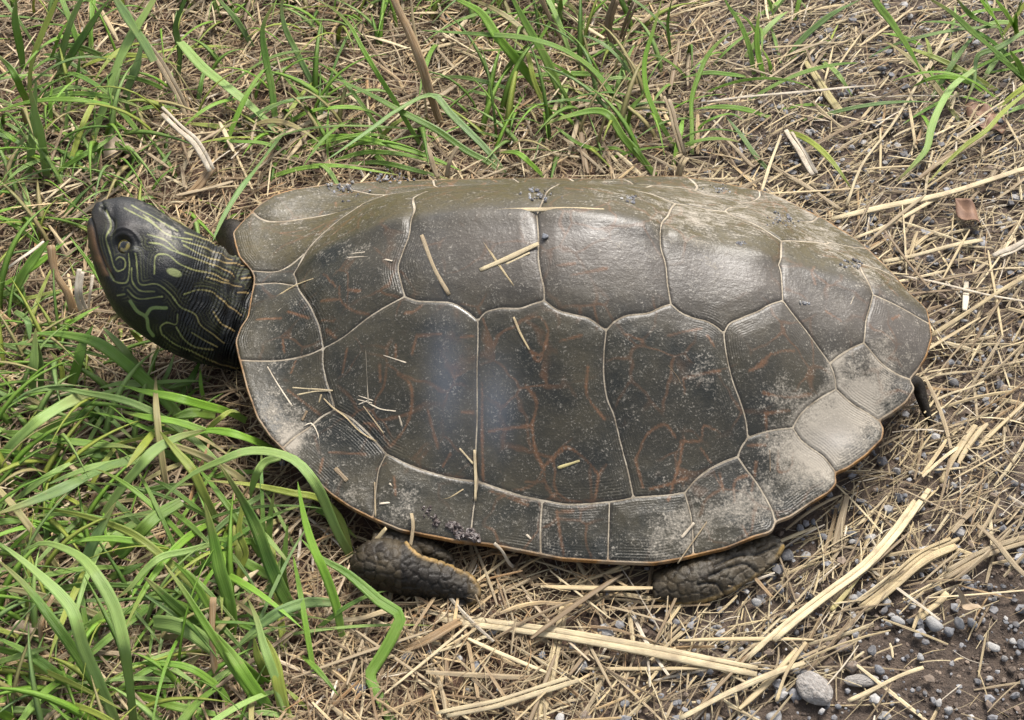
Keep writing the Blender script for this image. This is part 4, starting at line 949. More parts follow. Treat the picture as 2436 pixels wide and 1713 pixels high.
('g','E',[(820,1405),(1050,1440),(1300,1510),(1600,1570),(1780,1600)],18,[2,8,4],'b',''),
('g','E',[(-30,1540),(60,1590),(140,1640)],19,[10,6,2],'b',''),('g','E',[(160,1640),(200,1570),(245,1525)],14,[2,6,8],'b',''),
('g','E',[(1270,1640),(1150,1560),(1010,1475)],14,[2,6,6],'b',''),('g','E',[(640,1060),(700,930),(790,770)],25,[2,8,10],'d',''),
('g','E',[(880,1140),(700,1170),(560,1210)],14,[2,5,4],'g',''),('g','E',[(1000,1080),(1040,1020),(1060,970)],20,[1,4,6],'d',''),
('g','E',[(800,560),(950,500),(1080,440)],20,[2,7,8],'d',''),('g','E',[(380,740),(700,720),(1050,705)],8,[4,9,8],'m',''),
('g','E',[(20,880),(150,820),(280,780)],9,[3,7,7],'p',''),('g','E',[(1480,1330),(1300,1300),(1100,1230),(1000,1200)],12,[2,7,7],'g',''),
('h','F',[(570,1010),(470,850),(380,650),(290,400),(200,230),(60,10)],28,[2,24,38],'d',''),
('h','F',[(830,1110),(790,900),(720,700),(640,520),(590,350),(548,120)],19,[2,24,36],'b',''),
('h','F',[(1150,1660),(1060,1470),(1000,1330),(1060,1230),(1150,1070),(1190,970),(1060,870),(960,780),(850,690),(680,590),(565,475)],24,[2,8,16,22],'g',''),
('h','F',[(495,850),(460,700),(470,530),(487,385)],13,[2,12,20],'d',''),('h','F',[(410,680),(370,500),(378,330),(402,180)],14,[2,14,24],'g',''),
('h','F',[(205,810),(185,690),(225,580),(180,430),(195,320),(206,190)],15,[2,14,24],'y',''),
('h','F',[(890,600),(800,330),(700,235),(500,190),(250,140),(-20,115)],15,[2,20,14],'y',''),
('h','F',[(440,-30),(340,0),(280,100),(250,235)],17,[28,26,12],'p',''),
('h','F',[(780,880),(600,880),(450,930),(330,1010),(160,1160)],22,[8,16,8],'m',''),
('h','F',[(510,1640),(450,1480),(400,1330),(330,1130),(290,980),(230,840)],18,[2,16,22],'p',''),
('h','F',[(490,1640),(430,1400),(400,1230),(335,1080)],25,[2,12,18],'y',''),('h','F',[(400,1390),(300,1220),(275,1100)],18,[3,10,14],'y',''),
('h','F',[(410,1590),(250,1380),(130,1200),(-10,1030)],24,[2,14,20],'b',''),('h','F',[(430,1430),(300,1350),(180,1250),(-20,1140)],21,[2,10,14],'b',''),
('h','F',[(540,1620),(350,1570),(120,1600)],11,[2,6,5],'p',''),('h','F',[(620,1560),(540,1480),(465,1410)],9,[2,5,6],'y',''),
('h','F',[(380,720),(200,620),(20,560)],22,[3,8,10],'g',''),('h','F',[(350,500),(150,490),(-20,475)],16,[5,10,10],'b',''),
('h','F',[(210,820),(100,760),(-10,740)],14,[2,6,6],'m',''),('h','F',[(150,1110),(120,900),(90,700),(10,640)],17,[2,14,20],'g',''),
]
rb = np.random.default_rng(11)
tufts = {}
for k, (lab, bp) in TUFTS.items():
    p = unp([bp], 0)[0]; o = link('grass_tuft', None); o.location = p.tolist(); tag(o, lab, 'grass', 'grass tufts around the turtle'); tufts[k] = (o, p)
def shell_floor(P, lift):
    uv = loc(P); x, y = uv[:, 0], uv[:, 1]; ins = np.zeros(len(P), bool)
    for p, q in zip(OUT, np.roll(OUT, -1, 0)):
        c = (p[1] > y) != (q[1] > y)
        with np.errstate(divide='ignore', invalid='ignore'): ins ^= c & (x < (q[0]-p[0])*(y-p[1])/(q[1]-p[1])+p[0])
    return np.where(ins, zs(uv)+lift, -1)
for (tk, c, pts, wpx, z, colr, fl) in BL:
    root, bp = tufts[tk]; n = 26 if len(pts) > 5 else 18
    P = path3(c, pts, z, n)
    g0 = gz(P[:, 0], P[:, 1]); P[:, 2] = np.maximum(P[:, 2], g0+.0015)
    sf = shell_floor(P, .0015); P[:, 2] = np.maximum(P[:, 2], np.where((sf > 0) & (P[:, 2] > sf-.010), sf, 0))
    wd = wpx*.000160
    me = blade_mesh(P-bp, wd, GREENS[colr], rb, cut='c' in fl, wave=.08)
    link('blade', me, M['blade'], root)

# further mid-sized blades thickening the tufts
rq = np.random.default_rng(31)
for tk, box, cnt in (('f', (0, 560, 880, 1180), 22), ('g', (0, 600, 1180, 1700), 36), ('h', (380, 760, 1150, 1690), 22), ('i', (0, 230, 60, 620), 20), ('a', (200, 560, 0, 330), 14), ('b', (520, 1000, 240, 410), 18), ('c', (1040, 1620, 0, 400), 26), ('d', (2180, 2436, 0, 300), 26), ('e', (1600, 1960, 0, 330), 22), ('i', (0, 300, 0, 420), 16), ('g', (0, 560, 1000, 1713), 60), ('h', (420, 740, 1150, 1600), 20)):
    root, bp = tufts[tk]
    for _ in range(cnt):
        q = np.array([rq.uniform(box[0], box[1]), rq.uniform(box[2], box[3])]); b0 = unp([q], .001)[0]
        if shell_floor(b0[None], 0)[0] > 0: continue
        a = rq.uniform(0, 6.28); ln = rq.uniform(.022, .058); ht = ln*rq.uniform(.12, .55)
        if tk == 'f': ht *= .5
        tt = np.linspace(0, 1, 16); P = b0+np.stack([np.cos(a)*ln*tt, np.sin(a)*ln*tt, ht*(2.1*tt-1.5*tt*tt)], 1)
        P[:, 0] += .12*ln*np.sin(a+1.57)*(tt**2)*rq.normal(); P[:, 2] = np.maximum(P[:, 2], gz(P[:, 0], P[:, 1])+.0015)
        sf = shell_floor(P, 0); hd = proj(P); blk = ((sf > 0) | ((hd[:, 0] > 205) & (hd[:, 0] < 600) & (hd[:, 1] > 450) & (hd[:, 1] < 860)))
        if blk.any(): continue
        link('blade', blade_mesh(P-bp, rq.uniform(.0010, .0026), GREENS[str(rq.choice(list('gbpdymt'), p=[.2, .24, .2, .08, .14, .06, .08]))], rq, wave=.08), M['blade'], root)
# ------------------------------------------------------------------ straw
def tube_mesh(P, wid, colr, r, flat=.38, name='straw', ends=(.85, .85), m=8, raw=False):
    if wid > .0026 and flat < .5 and not raw:                                       # broad straw: split into parallel slivers
        return split_mesh(P, wid, colr, r, flat, name)
    n = len(P); tan = np.gradient(P, axis=0); tan /= np.linalg.norm(tan, axis=1)[:, None]+1e-12
    face = np.array([r.uniform(-.3, .3), -.2, .9]); sd = np.cross(tan, face); sd /= np.linalg.norm(sd, axis=1)[:, None]; nr = np.cross(sd, tan)
    t = np.linspace(0, 1, n); wv = wid/2*(1+.12*np.sin(t*7+r.uniform(0, 6)))*np.minimum(1, np.minimum(ends[0]+t*4, ends[1]+(1-t)*4))
    a = np.linspace(0, 2*np.pi, m, endpoint=False); ca, sa = np.cos(a), np.sin(a); prof = flat*(np.abs(sa)**.8)*np.sign(sa)*(1-.35*(np.abs(ca) < .4)*(sa > 0))
    V = P[:, None]+sd[:, None]*(ca[None]*wv[:, None])[..., None]+nr[:, None]*(prof[None]*wv[:, None])[..., None]
    I = np.arange(n*m).reshape(n, m); J = np.roll(I, -1, 1); F = np.stack([I[:-1], J[:-1], J[1:], I[1:]], -1).reshape(-1, 4)
    cap = [I[0][::-1][None], I[-1][None]]
    col = np.tile(np.array(colr)*r.uniform(.85, 1.15), (n*m, 1))
    al = np.repeat(np.r_[0, np.cumsum(np.linalg.norm(np.diff(P, axis=0), axis=1))], m)
    if raw: return V.reshape(-1, 3), [F, *cap], np.tile(ca, n), al, col
    return mesh_np(name, V.reshape(-1, 3), [F, *cap], {'across': np.tile(ca, n), 'along': al, 'seed': np.full(n*m, r.random())}, cols=col)
def split_mesh(P, wid, colr, r, flat, name):
    k = 2+int(wid > .0044); tan = np.gradient(P, axis=0); tan /= np.linalg.norm(tan, axis=1)[:, None]
    sd = np.cross(tan, [0, -.2, .9]); sd /= np.linalg.norm(sd, axis=1)[:, None]; ws = r.uniform(.6, 1.4, k); ws = ws/ws.sum()*wid*1.06; off = -wid/2; n = len(P)
    Vs, F4, C8, ac, al, co, sd_, b = [], [], [], [], [], [], [], 0
    for w_ in ws:
        a0, a1 = (r.uniform(0, .16) if r.random() < .7 else 0), 1-(r.uniform(0, .16) if r.random() < .7 else 0)
        i0, i1 = int(a0*(n-1)), int(math.ceil(a1*(n-1))); Q = P[i0:i1+1]+sd[i0:i1+1]*(off+w_/2+np.linspace(0, r.normal(0, wid*.05), i1-i0+1)[:, None]*1.0); Q[:, 2] += r.uniform(-.0003, .0005); off += w_
        V, F, c_, l_, col = tube_mesh(Q, w_*1.02, colr, r, flat*1.2, name, raw=True)
        Vs.append(V); F4.append(F[0]+b); C8 += [F[1]+b, F[2]+b]; ac.append(c_); al.append(l_); co.append(col*r.uniform(.8, 1.12)); sd_.append(np.full(len(V), r.random())); b += len(V)
    return mesh_np(name, np.concatenate(Vs), [np.concatenate(F4), *C8], {'across': np.concatenate(ac), 'along': np.concatenate(al), 'seed': np.concatenate(sd_)}, cols=np.concatenate(co))
SC = {'s': (.43, .335, .180), 'l': (.53, .435, .260), 'w': (.56, .49, .38), 'g': (.28, .215, .125), 'k': (.145, .096, .046), 'o': (.27, .165, .07), 'y': (.42, .36, .14), 'd': (.10, .07, .045)}
HS = [  # name, label, crop, path, width px, heights mm, colour
('straw_stalk','long split straw stalk lying below the belly between both near feet','M',[(330,840),(800,940),(1200,1000),(1700,1080),(2296,1180),(2800,1280)],27,[5,6,5],'l'),
('straw_stalk','broad upright straw strip crossing under the long split stalk','M',[(1500,870),(1440,1150),(1390,1400),(1310,1680)],21,[3,4,3],'s'),
('straw_stalk','pale straw stalk lying below the crossing straws at the soil edge','M',[(640,1590),(1000,1520),(1300,1420),(1590,1340)],19,[6,7,6],'l'),
('straw_stalk','long grooved straw stalk slanting from the big stone towards the tail','N',[(430,1230),(700,980),(970,760),(1230,570),(1400,390),(1640,60)],23,[4,7,5],'l'),
('straw_stalk','thick bleached straw bundle slanting beside the small white pebbles','N',[(1200,850),(1400,700),(1640,500),(1870,390)],32,[4,6,4],'s'),
('straw_stalk','short straw stem tucked beside the grooved slanting stalk','N',[(1000,870),(1150,700),(1240,560)],10,[4,5,4],'y'),
('straw_stalk','thin straw running past the big grey stone','N',[(-20,1610),(300,1430),(600,1310),(820,1230)],13,[6,7,6],'l'),
('straw_stalk','flat brownish straw standing out from under the rear shell rim','N',[(1010,490),(1060,300),(1105,100)],17,[4,6,7],'g'),
('straw_stalk','slim straw pointing at the big grey stone','N',[(630,1490),(700,1290),(830,1090)],8,[6,7,6],'s'),
('straw_stalk','thin straw on bare soil beside the elongated pebble','N',[(1110,1490),(1350,1370),(1620,1260)],9,[4,5,4],'l'),
('straw_stalk','short straw beside the curled pale leaf','N',[(1590,930),(1700,840),(1780,760)],14,[3,4,4],'s'),
('straw_stalk','weathered grey straw stalk running off across the damp soil','N',[(2400,360),(2050,490),(1750,640)],22,[4,5,4],'g'),
('straw_stalk','cracked straw lying across the weathered grey stalk','N',[(1980,300),(2130,450),(2330,670)],12,[6,8,6],'g'),
('straw_stalk','long jointed straw stalk leading away from the far rear rim','U',[(1000,1480),(1400,1380),(1800,1290),(2330,1130)],17,[5,7,6],'l'),
('straw_stalk','shorter straw below the long jointed stalk','U',[(1150,1610),(1400,1500),(1730,1330)],10,[5,6,5],'l'),
('straw_stalk','straight thin straw raised above the litter behind the shell','U',[(160,690),(600,630),(1000,600),(1300,580)],8,[12,14,9],'w'),
('straw_stalk','hair thin straw lying on the far gravel','U',[(1060,655),(1500,650),(1910,640)],5,[5,6,5],'w'),
('straw_strip','flat yellow straw strip slanting down under the thin raised straw','U',[(810,350),(900,530),(980,650),(1080,770)],23,[4,6,4],'y'),
('straw_stalk','very long thin straw crossing the far gravel at a steep slant','U',[(1780,230),(1600,530),(1400,850),(1200,1120),(1100,1390)],8,[5,8,5],'l'),
('straw_strip','wide bleached straw strip ending at the far rear rim','U',[(710,870),(800,1030),(890,1170)],25,[4,5,4],'w'),
('straw_stalk','short bright straw leaning on the far shell rim','U',[(660,915),(590,1100),(530,1290)],9,[5,9,14],'l'),
('straw_stalk','greenish brown straw near the thin grass behind the shell','U',[(210,850),(350,1000),(480,1120)],10,[3,5,4],'g'),
('straw_stalk','dull straw running towards the far rim from the thin grass','U',[(600,1110),(850,1270),(1060,1400)],12,[4,5,4],'g'),
('straw_stalk','pale straw poking out from the far rear rim past the tail end','R',[(500,145),(800,80),(1170,-5)],12,[6,7,6],'l'),
('straw_stalk','long straw slanting up from the tail tip','R',[(820,650),(1150,430),(1470,240)],11,[5,7,6],'s'),
('straw_stalk','needle thin straw crossing beyond the rear shell tip','R',[(560,230),(900,300),(1470,415)],6,[6,8,6],'w'),
('straw_strip','small upright bleached straw chip beyond the tail','R',[(1062,275),(1050,470)],16,[5,6],'w'),
('straw_stalk','fine straw beside the tail tip','R',[(810,1095),(1180,950)],6,[4,5],'l'),
('straw_strip','flat straw strip bent over gravel behind the hind foot','R',[(890,1640),(990,1430),(1120,1250)],16,[4,6,5],'s'),
('straw_strip','bright broad straw at the far gravel edge','R',[(1240,120),(1480,0)],20,[5,7],'w'),
('straw_stalk','thick brown standing grass stalk behind the neck','B',[(2110,1150),(1990,800),(1900,530),(1790,250),(1680,0),(1640,-120)],24,[1,30,50],'o'),
('straw_stalk','thin pale stalk leaning along the thick brown standing stalk','B',[(1975,1100),(1940,800),(1900,480),(1850,200),(1820,-60)],8,[2,26,46],'s'),
('straw_stalk','dry split stem base among the broad blades behind the head','A',[(1725,1110),(1560,750),(1440,560),(1330,430)],22,[2,14,24],'g'),
('straw_strip','bleached white dry leaf bent over behind the head','A',[(1920,1560),(1850,1420),(1760,1270),(1620,1150),(1450,1000)],22,[12,18,14],'w'),
('straw_strip','brown withered leaf below the bleached white leaf','P',[(505,400),(475,440),(440,475),(415,500)],26,[10,6,2],'o'),
('straw_strip','upright white dry leaf in front of the turtle chin','L',[(570,500),(525,350),(540,200)],22,[3,12,18],'w'),
('straw_strip','narrow white dry leaf beside the upright white leaf','L',[(590,480),(610,330),(625,230)],9,[3,10,14],'w'),
('straw_stalk','brown broken stalk standing before the snout','L',[(500,510),(460,380),(370,200),(340,40)],20,[2,14,24],'o'),
('straw_stalk','thin white straw slanting through the grass before the snout','L',[(-20,240),(150,120),(295,5)],10,[14,18,18],'w'),
('dry_stem','thin forked dry stem rising over the front foot to the shell rim','M',[(565,1010),(480,650),(460,500),(480,280),(470,225)],8,[2,10,20],'g'),
('dry_stem','short dry grass sliver resting on the front foot','M',[(70,550),(200,440),(300,330)],10,[8,14,20],'s'),
('straw_piece','stiff grey straw hanging from the near shell rim','M',[(1030,420),(1090,500),(1160,585)],7,[16,12,5],'w'),
('straw_stalk','straw reaching under the hind foot','M',[(1740,770),(2230,800)],11,[4,4],'s'),
('straw_strip','orange brown withered blade lying below the front foot','M',[(340,1170),(600,1060),(830,935)],20,[3,8,7],'o'),
('straw_stalk','tan straw lying against the kinked green blade','M',[(-80,960),(100,930),(310,885)],13,[6,7,6],'s'),
('straw_stalk','brown dead stalk in the grass clump behind the shell','T',[(1830,330),(1800,150),(1850,-20)],24,[2,16,28],'k'),
('straw_stalk','second brown dead stalk leaning out of the clump behind the shell','T',[(1870,310),(1920,150),(1990,-20)],18,[2,16,28],'k'),
('straw_stalk','dark dead stalk bent low in the clump behind the shell','T',[(1530,310),(1410,140),(1340,-30)],16,[2,12,24],'k'),
('straw_strip','grey dry leaf standing at the far rim behind the keel','C',[(860,1420),(800,1200),(760,1020),(700,880)],20,[3,12,18],'g'),
('straw_strip','pale chip standing against the far rim','C',[(820,1600),(850,1500),(890,1430)],18,[6,10,12],'s'),
('straw_strip','forked dry leaf base at the far rim behind the first costal','B',[(2080,1620),(2030,1500),(1990,1380),(1950,1280)],14,[6,12,16],'g'),
('straw_strip','slim dry leaf beside the forked leaf base','B',[(2150,1620),(2190,1450),(2250,1340)],13,[6,12,16],'g'),
('straw_strip','rust brown dead blade standing in the bowing grass','E',[(1750,1440),(1620,1270),(1590,1100),(1590,900),(1600,690)],14,[2,14,24],'o'),
('straw_strip','orange withered blade hanging in the bowing grass','E',[(320,1140),(305,900),(350,780),(400,680)],12,[2,12,16],'o'),
]
def wp_path(c, pts, z, n=16):
    P = path3(c, pts, z, n); P[:, 2] = np.maximum(P[:, 2], gz(P[:, 0], P[:, 1])+.002)
    sf = shell_floor(P, .0012); P[:, 2] = np.maximum(P[:, 2], np.where((sf > 0) & (P[:, 2] > sf-.010), sf, 0)); return P
rs = np.random.default_rng(21)
def place(name, P, wd, colr, label, cat, group=None, flat=.38, m_='straw'):
    o0 = P[0].copy(); me = tube_mesh(P-o0, wd, colr, rs, flat=flat, name=name)
    o = link(name, me, M[m_]); o.location = o0.tolist(); return tag(o, label, cat, group)
for (nm, lab, c, pts, wpx, z, cc) in HS:
    P = wp_path(c, pts, z); L_ = np.linalg.norm(np.diff(P, axis=0), axis=1).sum()
    P += (np.sin(np.linspace(0, 7, len(P))+rs.uniform(0, 6))*.0004)[:, None]*np.array([.3, .6, .7])
    place(nm, P, wpx*.000152, SC[cc], lab, 'straw', 'large dry straws and stalks', flat=.9 if 'stalk standing' in lab or 'standing grass' in lab else .3)
KS = [('2',[(1500,345),(1800,332),(2090,326),(2310,330)],10,'l','long flat straw lying along the keel of the shell'),('2',[(1180,480),(1260,690),(1350,850)],9,'g','slanting straw on the second vertebral scute'),
 ('2',[(1555,505),(1650,650),(1752,792)],6,'s','slender straw crossing another one on the second vertebral scute'),('2',[(1540,700),(1680,640),(1905,535)],12,'l','frayed straw crossed by a slender one beside the shell pebble'),
 ('2',[(1750,985),(1790,1080),(1850,1190)],6,'s','short straw on the upper second costal scute'),('2',[(380,1420),(630,1440)],4,'l',None),('2',[(410,1465),(520,1445),(630,1440)],4,'l',None),
 ('2',[(838,1180),(845,1350),(850,1510)],3.4,'w','upright hair thin straw on the first costal scute'),('4',[(790,375),(880,405)],3.4,'w',None),('4',[(785,400),(875,420)],3.4,'w',None),('4',[(790,430),(860,400)],3,'w',None),('4',[(850,420),(920,455),(1020,470)],3.4,'w',None),
 ('4',[(820,440),(880,520),(945,610)],3,'g',None),('4',[(1415,705),(1500,800)],4.5,'l',None),('4',[(1508,715),(1515,900),(1512,1030)],6.5,'l','upright straw over the seam foot of the first two costal scutes'),
 ('4',[(1140,955),(1090,1100)],4,'l',None),('4',[(920,1050),(1060,1035)],4.5,'w',None),('4',[(890,915),(895,1130)],3.5,'g',None),('4',[(225,195),(300,320),(380,440)],3.2,'w',None),
 ('5',[(175,730),(295,690)],8,'y','short yellowish straw inside an orange ring of the second costal'),('5',[(920,1030),(850,1112)],6,'w',None),('3',[(780,1130),(835,1200),(870,1290)],3.4,'k','curved dark hair on the third costal scute'),
 ('4',[(645,830),(720,910)],10,'k','brown bark chip on the third front marginal scute'),('4',[(470,470),(440,530)],6,'k',None),('2',[(250,880),(400,790),(560,730)],3.6,'s',None),('2',[(945,1220),(1085,1265)],4,'w',None),
 ('4',[(450,565),(490,545),(540,620),(555,700),(570,760)],3,'w',None),('4',[(980,925),(1030,955)],5,'w',None),('4',[(1040,500),(1058,565)],4,'w',None),('3',[(1795,740),(1772,800)],4,'w',None),
 ('5',[(5,1090),(30,1115)],5,'w',None),('2',[(1770,600),(1700,650)],4,'s',None),('2',[(1700,660),(1850,590)],5,'l',None),('5',[(1330,630),(1335,750)],4,'d',None),('4',[(560,370),(545,420)],4,'s',None),('4',[(1240,1015),(1340,1010),(1440,955)],3.2,'s',None),
 ('2',[(1420,640),(1425,560),(1360,490)],4,'g',None),('2',[(1330,775),(1440,700),(1500,640)],3,'g',None),('4',[(575,395),(630,450),(700,500),(800,600),(900,660)],3.4,'s',None),('5',[(830,1250),(1000,1010)],3,'g',None),
 ('2',[(290,955),(330,925),(365,930)],4.5,'w',None),('2',[(700,620),(850,610),(1000,640)],4,'w',None),('2',[(560,650),(700,600),(830,580)],3.5,'w',None),('5',[(200,570),(240,605)],3.4,'w',None)]
for (c, pts, wpx, cc, lab) in KS:
    q = catmull(px(c, pts), 12); P = on_shell(q, wpx*.00003); 
    cn_ = {'l': 'pale', 'w': 'whitish', 's': 'tan', 'g': 'greyish', 'k': 'brown', 'y': 'yellowish', 'd': 'dark'}[cc]; sz_ = 'hair thin' if wpx < 3.6 else 'tiny'
    place('straw_piece', P, wpx*.000160, SC[cc], lab or '%s %s straw sliver lying on the %s scute of the shell' % (sz_, cn_, scute_name(cast([q[6]])[0])), 'straw', 'straw bits lying on the shell', flat=.35)
# ------------------------------------------------------------------ stones, leaves, mud
def pebble_mesh(seed, sub=3, elong=(1, .8, .6), soft=0.0):
    r = np.random.default_rng(seed); bm = bmesh.new(); bmesh.ops.create_icosphere(bm, subdivisions=sub, radius=1.0)
    V = np.array([v.co for v in bm.verts]); F = np.array([[v.index for v in f.verts] for f in bm.faces]); bm.free()
    pl = r.normal(size=(12, 3)); pl /= np.linalg.norm(pl, axis=1)[:, None]; hh = r.uniform(.5, .88, 12)+soft
    for n_, h in zip(pl, hh):                                              # worn facets
        d = V@n_; k = d > h; V[k] -= n_*((d[k]-h)*.85)[:, None]
    V *= 1+.06*(1-soft*3)*np.sin(V@r.normal(size=3)*3+r.uniform(0, 6))[:, None]
    V *= np.array(elong)*r.uniform(.9, 1.1, 3)*1.15; return mesh_np('pebble', V, F)
PM_ = [pebble_mesh(100+i, 2, (1, rng.uniform(.65, .95), rng.uniform(.5, .75))) for i in range(14)]
def where(q):                                                              # what a small thing lies beside
    x, y = q
    if x < 560 and y < 480: return 'among the grass behind the turtle head'
    if x < 620 and y < 1000: return 'in the grass around the turtle chin'
    if x < 760 and y > 1000: return 'under the bowing grass before the front foot'
    if y < 430 and x < 1450: return 'in the grass behind the front half of the shell'
    if y < 300 and x > 1450: return 'on the far litter around the thin grass tuft'
    if x < 1250 and y > 1250: return 'below the front foot'
    if x < 1700 and y > 1200: return 'between the two near feet'
    if x > 1820 and y > 1500: return 'beside the big pale stone'
    if x > 2050 and y > 1150: return 'on the damp soil around the torn pale leaf'
    if y > 1150: return 'below the hind foot'
    if y > 850: return 'on the gravel beside the tail'
    if y > 560: return 'on the gravel beyond the rear shell tip'
    return 'on the gravel behind the rear half of the shell'
PC = {'blue grey': (.165, .170, .182), 'pale grey': (.29, .285, .275), 'dark grey': (.085, .085, .09), 'brownish': (.17, .125, .09), 'whitish': (.38, .365, .34)}
def pebble(q, wpx, hpx=None, rot=0, label=None, group='pebbles in the litter', me=None, sink=.35, mats=None):
    p = unp([q], .002)[0]; r = wpx*.000152/2; o = link('pebble', me or PM_[int(rs.integers(14))], M['palestone' if me else 'pebble'])
    hy = (hpx or wpx*.8)*.000152/2/.8; hz = min(r, hy)*.85
    p[2] = gz(p[0], p[1])+.0012+hz*(1-sink); o.location = p.tolist(); o.scale = (r, hy, hz); o.rotation_euler = (0, 0, rot)
    cn_ = str(rs.choice(list(PC), p=[.34, .28, .16, .14, .08])); o.color = (*PC[cn_], 1)
    return tag(o, label or '%s %s pebble %s' % ('small' if wpx > 20 else 'tiny', cn_, where(q)), 'pebble', group)
big = pebble_mesh(511, 4, (1, 1, .6), .22); lon = pebble_mesh(502, 4, (1, 1, .8), .2)
pebble((1936, 1640), 62, 66, .5, 'big pale rounded stone at the edge of the damp soil', None, big, .3)
pebble((2050, 1621), 64, 20, .03, 'elongated flat pale pebble beside the big stone', None, lon, .2)
NP = {'N': [(560,1265,24),(765,1280,24),(1130,1270,38),(1315,1285,30),(1440,960,36),(1690,990,48),(1795,1020,26),(1860,960,34),(1945,955,26),(2090,1120,26),(2225,1085,16),(1940,1262,14),(1100,845,26),(1145,800,24),(1185,780,24),(1370,830,28),(1070,1130,42),(1130,1130,24),(700,530,42),(820,525,28),(275,1080,22),(620,1590,40),(390,1600,28),(485,1595,24),(200,1390,36),(1545,860,18),(1490,120,20),(1820,60,24),(1130,385,30),(1650,320,20),(1410,520,16),(2140,530,20),(1910,660,24),(1600,1000,22),(1720,1500,18),(1785,1555,20),(2230,25,24),(2140,240,14),(1050,1510,16),(1410,1495,14),(1270,1160,30),(500,830,26),(480,345,22),(780,350,24),(940,400,26),(1260,400,28),(2060,1330,16),(2260,1160,16)],
 'M': [(1010,1030,26),(440,1215,28),(1625,1255,36),(1345,1180,24),(600,1175,18),(900,1275,28),(790,1210,20),(760,885,18),(940,875,18),(2050,1220,26),(850,1420,18),(540,1020,14),(1750,1390,16),(1910,1500,22),(2150,1445,16),(1060,1420,16),(1490,1300,18),(1780,1030,34),(1960,940,22),(1650,690,32),(2270,1300,22),(1640,1590,34),(1470,1610,30),(2250,1600,24),(1550,1110,24),(120,1430,36),(380,1090,18),(2000,1540,16)],
 'U': [(1280,335,16),(1700,1110,32),(1280,1470,34),(1650,1490,32),(990,1075,18),(1960,1330,34),(2060,1280,24),(1870,800,20),(2040,660,22),(2150,655,18),(1500,595,24),(560,700,26),(710,560,24),(930,1100,22),(1260,1020,22),(1380,980,16),(1790,1030,18),(1890,1065,22),(1230,1550,20),(1930,860,28),(650,730,30),(690,770,26),(1340,480,30),(1200,610,20),(1190,500,22),(2260,1540,14),(1060,120,20),(780,190,14),(2200,1480,26),(1480,1600,20)],
 'R': [(905,650,20),(965,670,22),(790,340,16),(720,60,30),(950,820,22),(1010,820,18),(965,950,40),(1130,800,16),(1320,990,28),(1180,900,28),(1410,290,22),(840,170,14),(1290,820,16),(1380,660,16),(1080,1470,16),(1370,1360,16),(885,1220,10),(930,1225,10),(975,1230,10),(800,1215,14),(330,1460,22),(280,1590,26),(1440,770,14),(1250,1090,16)]}
for c, L_ in NP.items():
    for (a, b, w_) in L_:
        q = px(c, [(a, b)])[0]; pebble(q, w_*rs.uniform(.85, 1.1), None, rs.uniform(0, 6))
def on_outline(P, grow=0.0):
    uv = loc(P); c = np.array([LEN*.5, 0]); uv = c+(uv-c)/(1+grow); x, y = uv[:, 0], uv[:, 1]; ins = np.zeros(len(P), bool)
    for p, q in zip(OUT, np.roll(OUT, -1, 0)):
        cc = (p[1] > y) != (q[1] > y)
        with np.errstate(divide='ignore', invalid='ignore'): ins ^= cc & (x < (q[0]-p[0])*(y-p[1])/(q[1]-p[1])+p[0])
    return ins
cnt = 0
while cnt < 150:                                                            # further countable pebbles in the gravel
    q = np.array([rs.uniform(1350, 2430), rs.uniform(0, 1710)]); P = unp([q], 0)
    if on_outline(P, -.05)[0] or rs.random() > zone_gravel(P)[0]*1.0: continue
    pebble(q, rs.uniform(8, 20), None, rs.uniform(0, 6)); cnt += 1
# pebble and grit clumps on the shell
def shell_stone(q, wpx, hpx, rot, label):
    p = on_shell([q])[0]; o = link('pebble', PM_[int(rs.integers(14))], M['pebble']); r = wpx*.000152/2
    o.scale = (r, hpx*.000152/2, r*.7); o.color = (.13, .14, .16, 1); o.location = (p+[0, 0, r*.45]).tolist(); o.rotation_euler = (-.1, 0, rot); tag(o, label, 'pebble')
shell_stone((1296, 569), 16, 24, .3, 'single blue grey pebble lying on the keel beside a vertebral seam')
def grit_mesh(c, n, spread, size, r, up, cols=((.24, .25, .27), (.12, .12, .13), (.34, .33, .31))):
    bm = bmesh.new(); bmesh.ops.create_icosphere(bm, subdivisions=1, radius=1.0); V0 = np.array([v.co for v in bm.verts]); F0 = np.array([[v.index for v in f.verts] for f in bm.faces]); bm.free()
    Vs, Fs, Cs = [], [], []
    for i in range(n):
        s_ = size*r.uniform(.5, 1.3); p = up(c+r.normal(size=2)*spread); Vs.append(V0*r.uniform(.6, 1.1, 3)*s_*(1+.2*r.normal(size=(len(V0), 1)))+p+[0, 0, s_*.3]); Fs.append(F0+12*i if len(V0) == 12 else F0+len(V0)*i)
        Cs.append(np.tile(np.array(cols[int(r.integers(len(cols)))])*r.uniform(.7, 1.2), (len(V0), 1)))
    return mesh_np('grit', np.concatenate(Vs), np.concatenate(Fs), cols=np.concatenate(Cs), smooth=False)
GC = [(px('2',[(700,190)])[0],26,'on the far shell rim behind the first costal'),(px('2',[(990,130)])[0],22,'on the far rim edge above the first costal'),(px('3',[(75,205)])[0],18,'on the far slope beside the keel straw'),(px('3',[(580,225)])[0],10,'on the far slope of the third vertebral'),
      (px('3',[(1065,170)])[0],16,'on the far rear marginal behind the dust patch'),(px('3',[(1390,340)])[0],24,'on the dusty far rear rim'),(px('3',[(1180,470)])[0],7,'near the fourth vertebral far seam'),(px('3',[(1770,580)])[0],14,'in the dusty groove beside the last vertebral'),(px('3',[(1525,795)])[0],5,'on the last vertebral scute')]
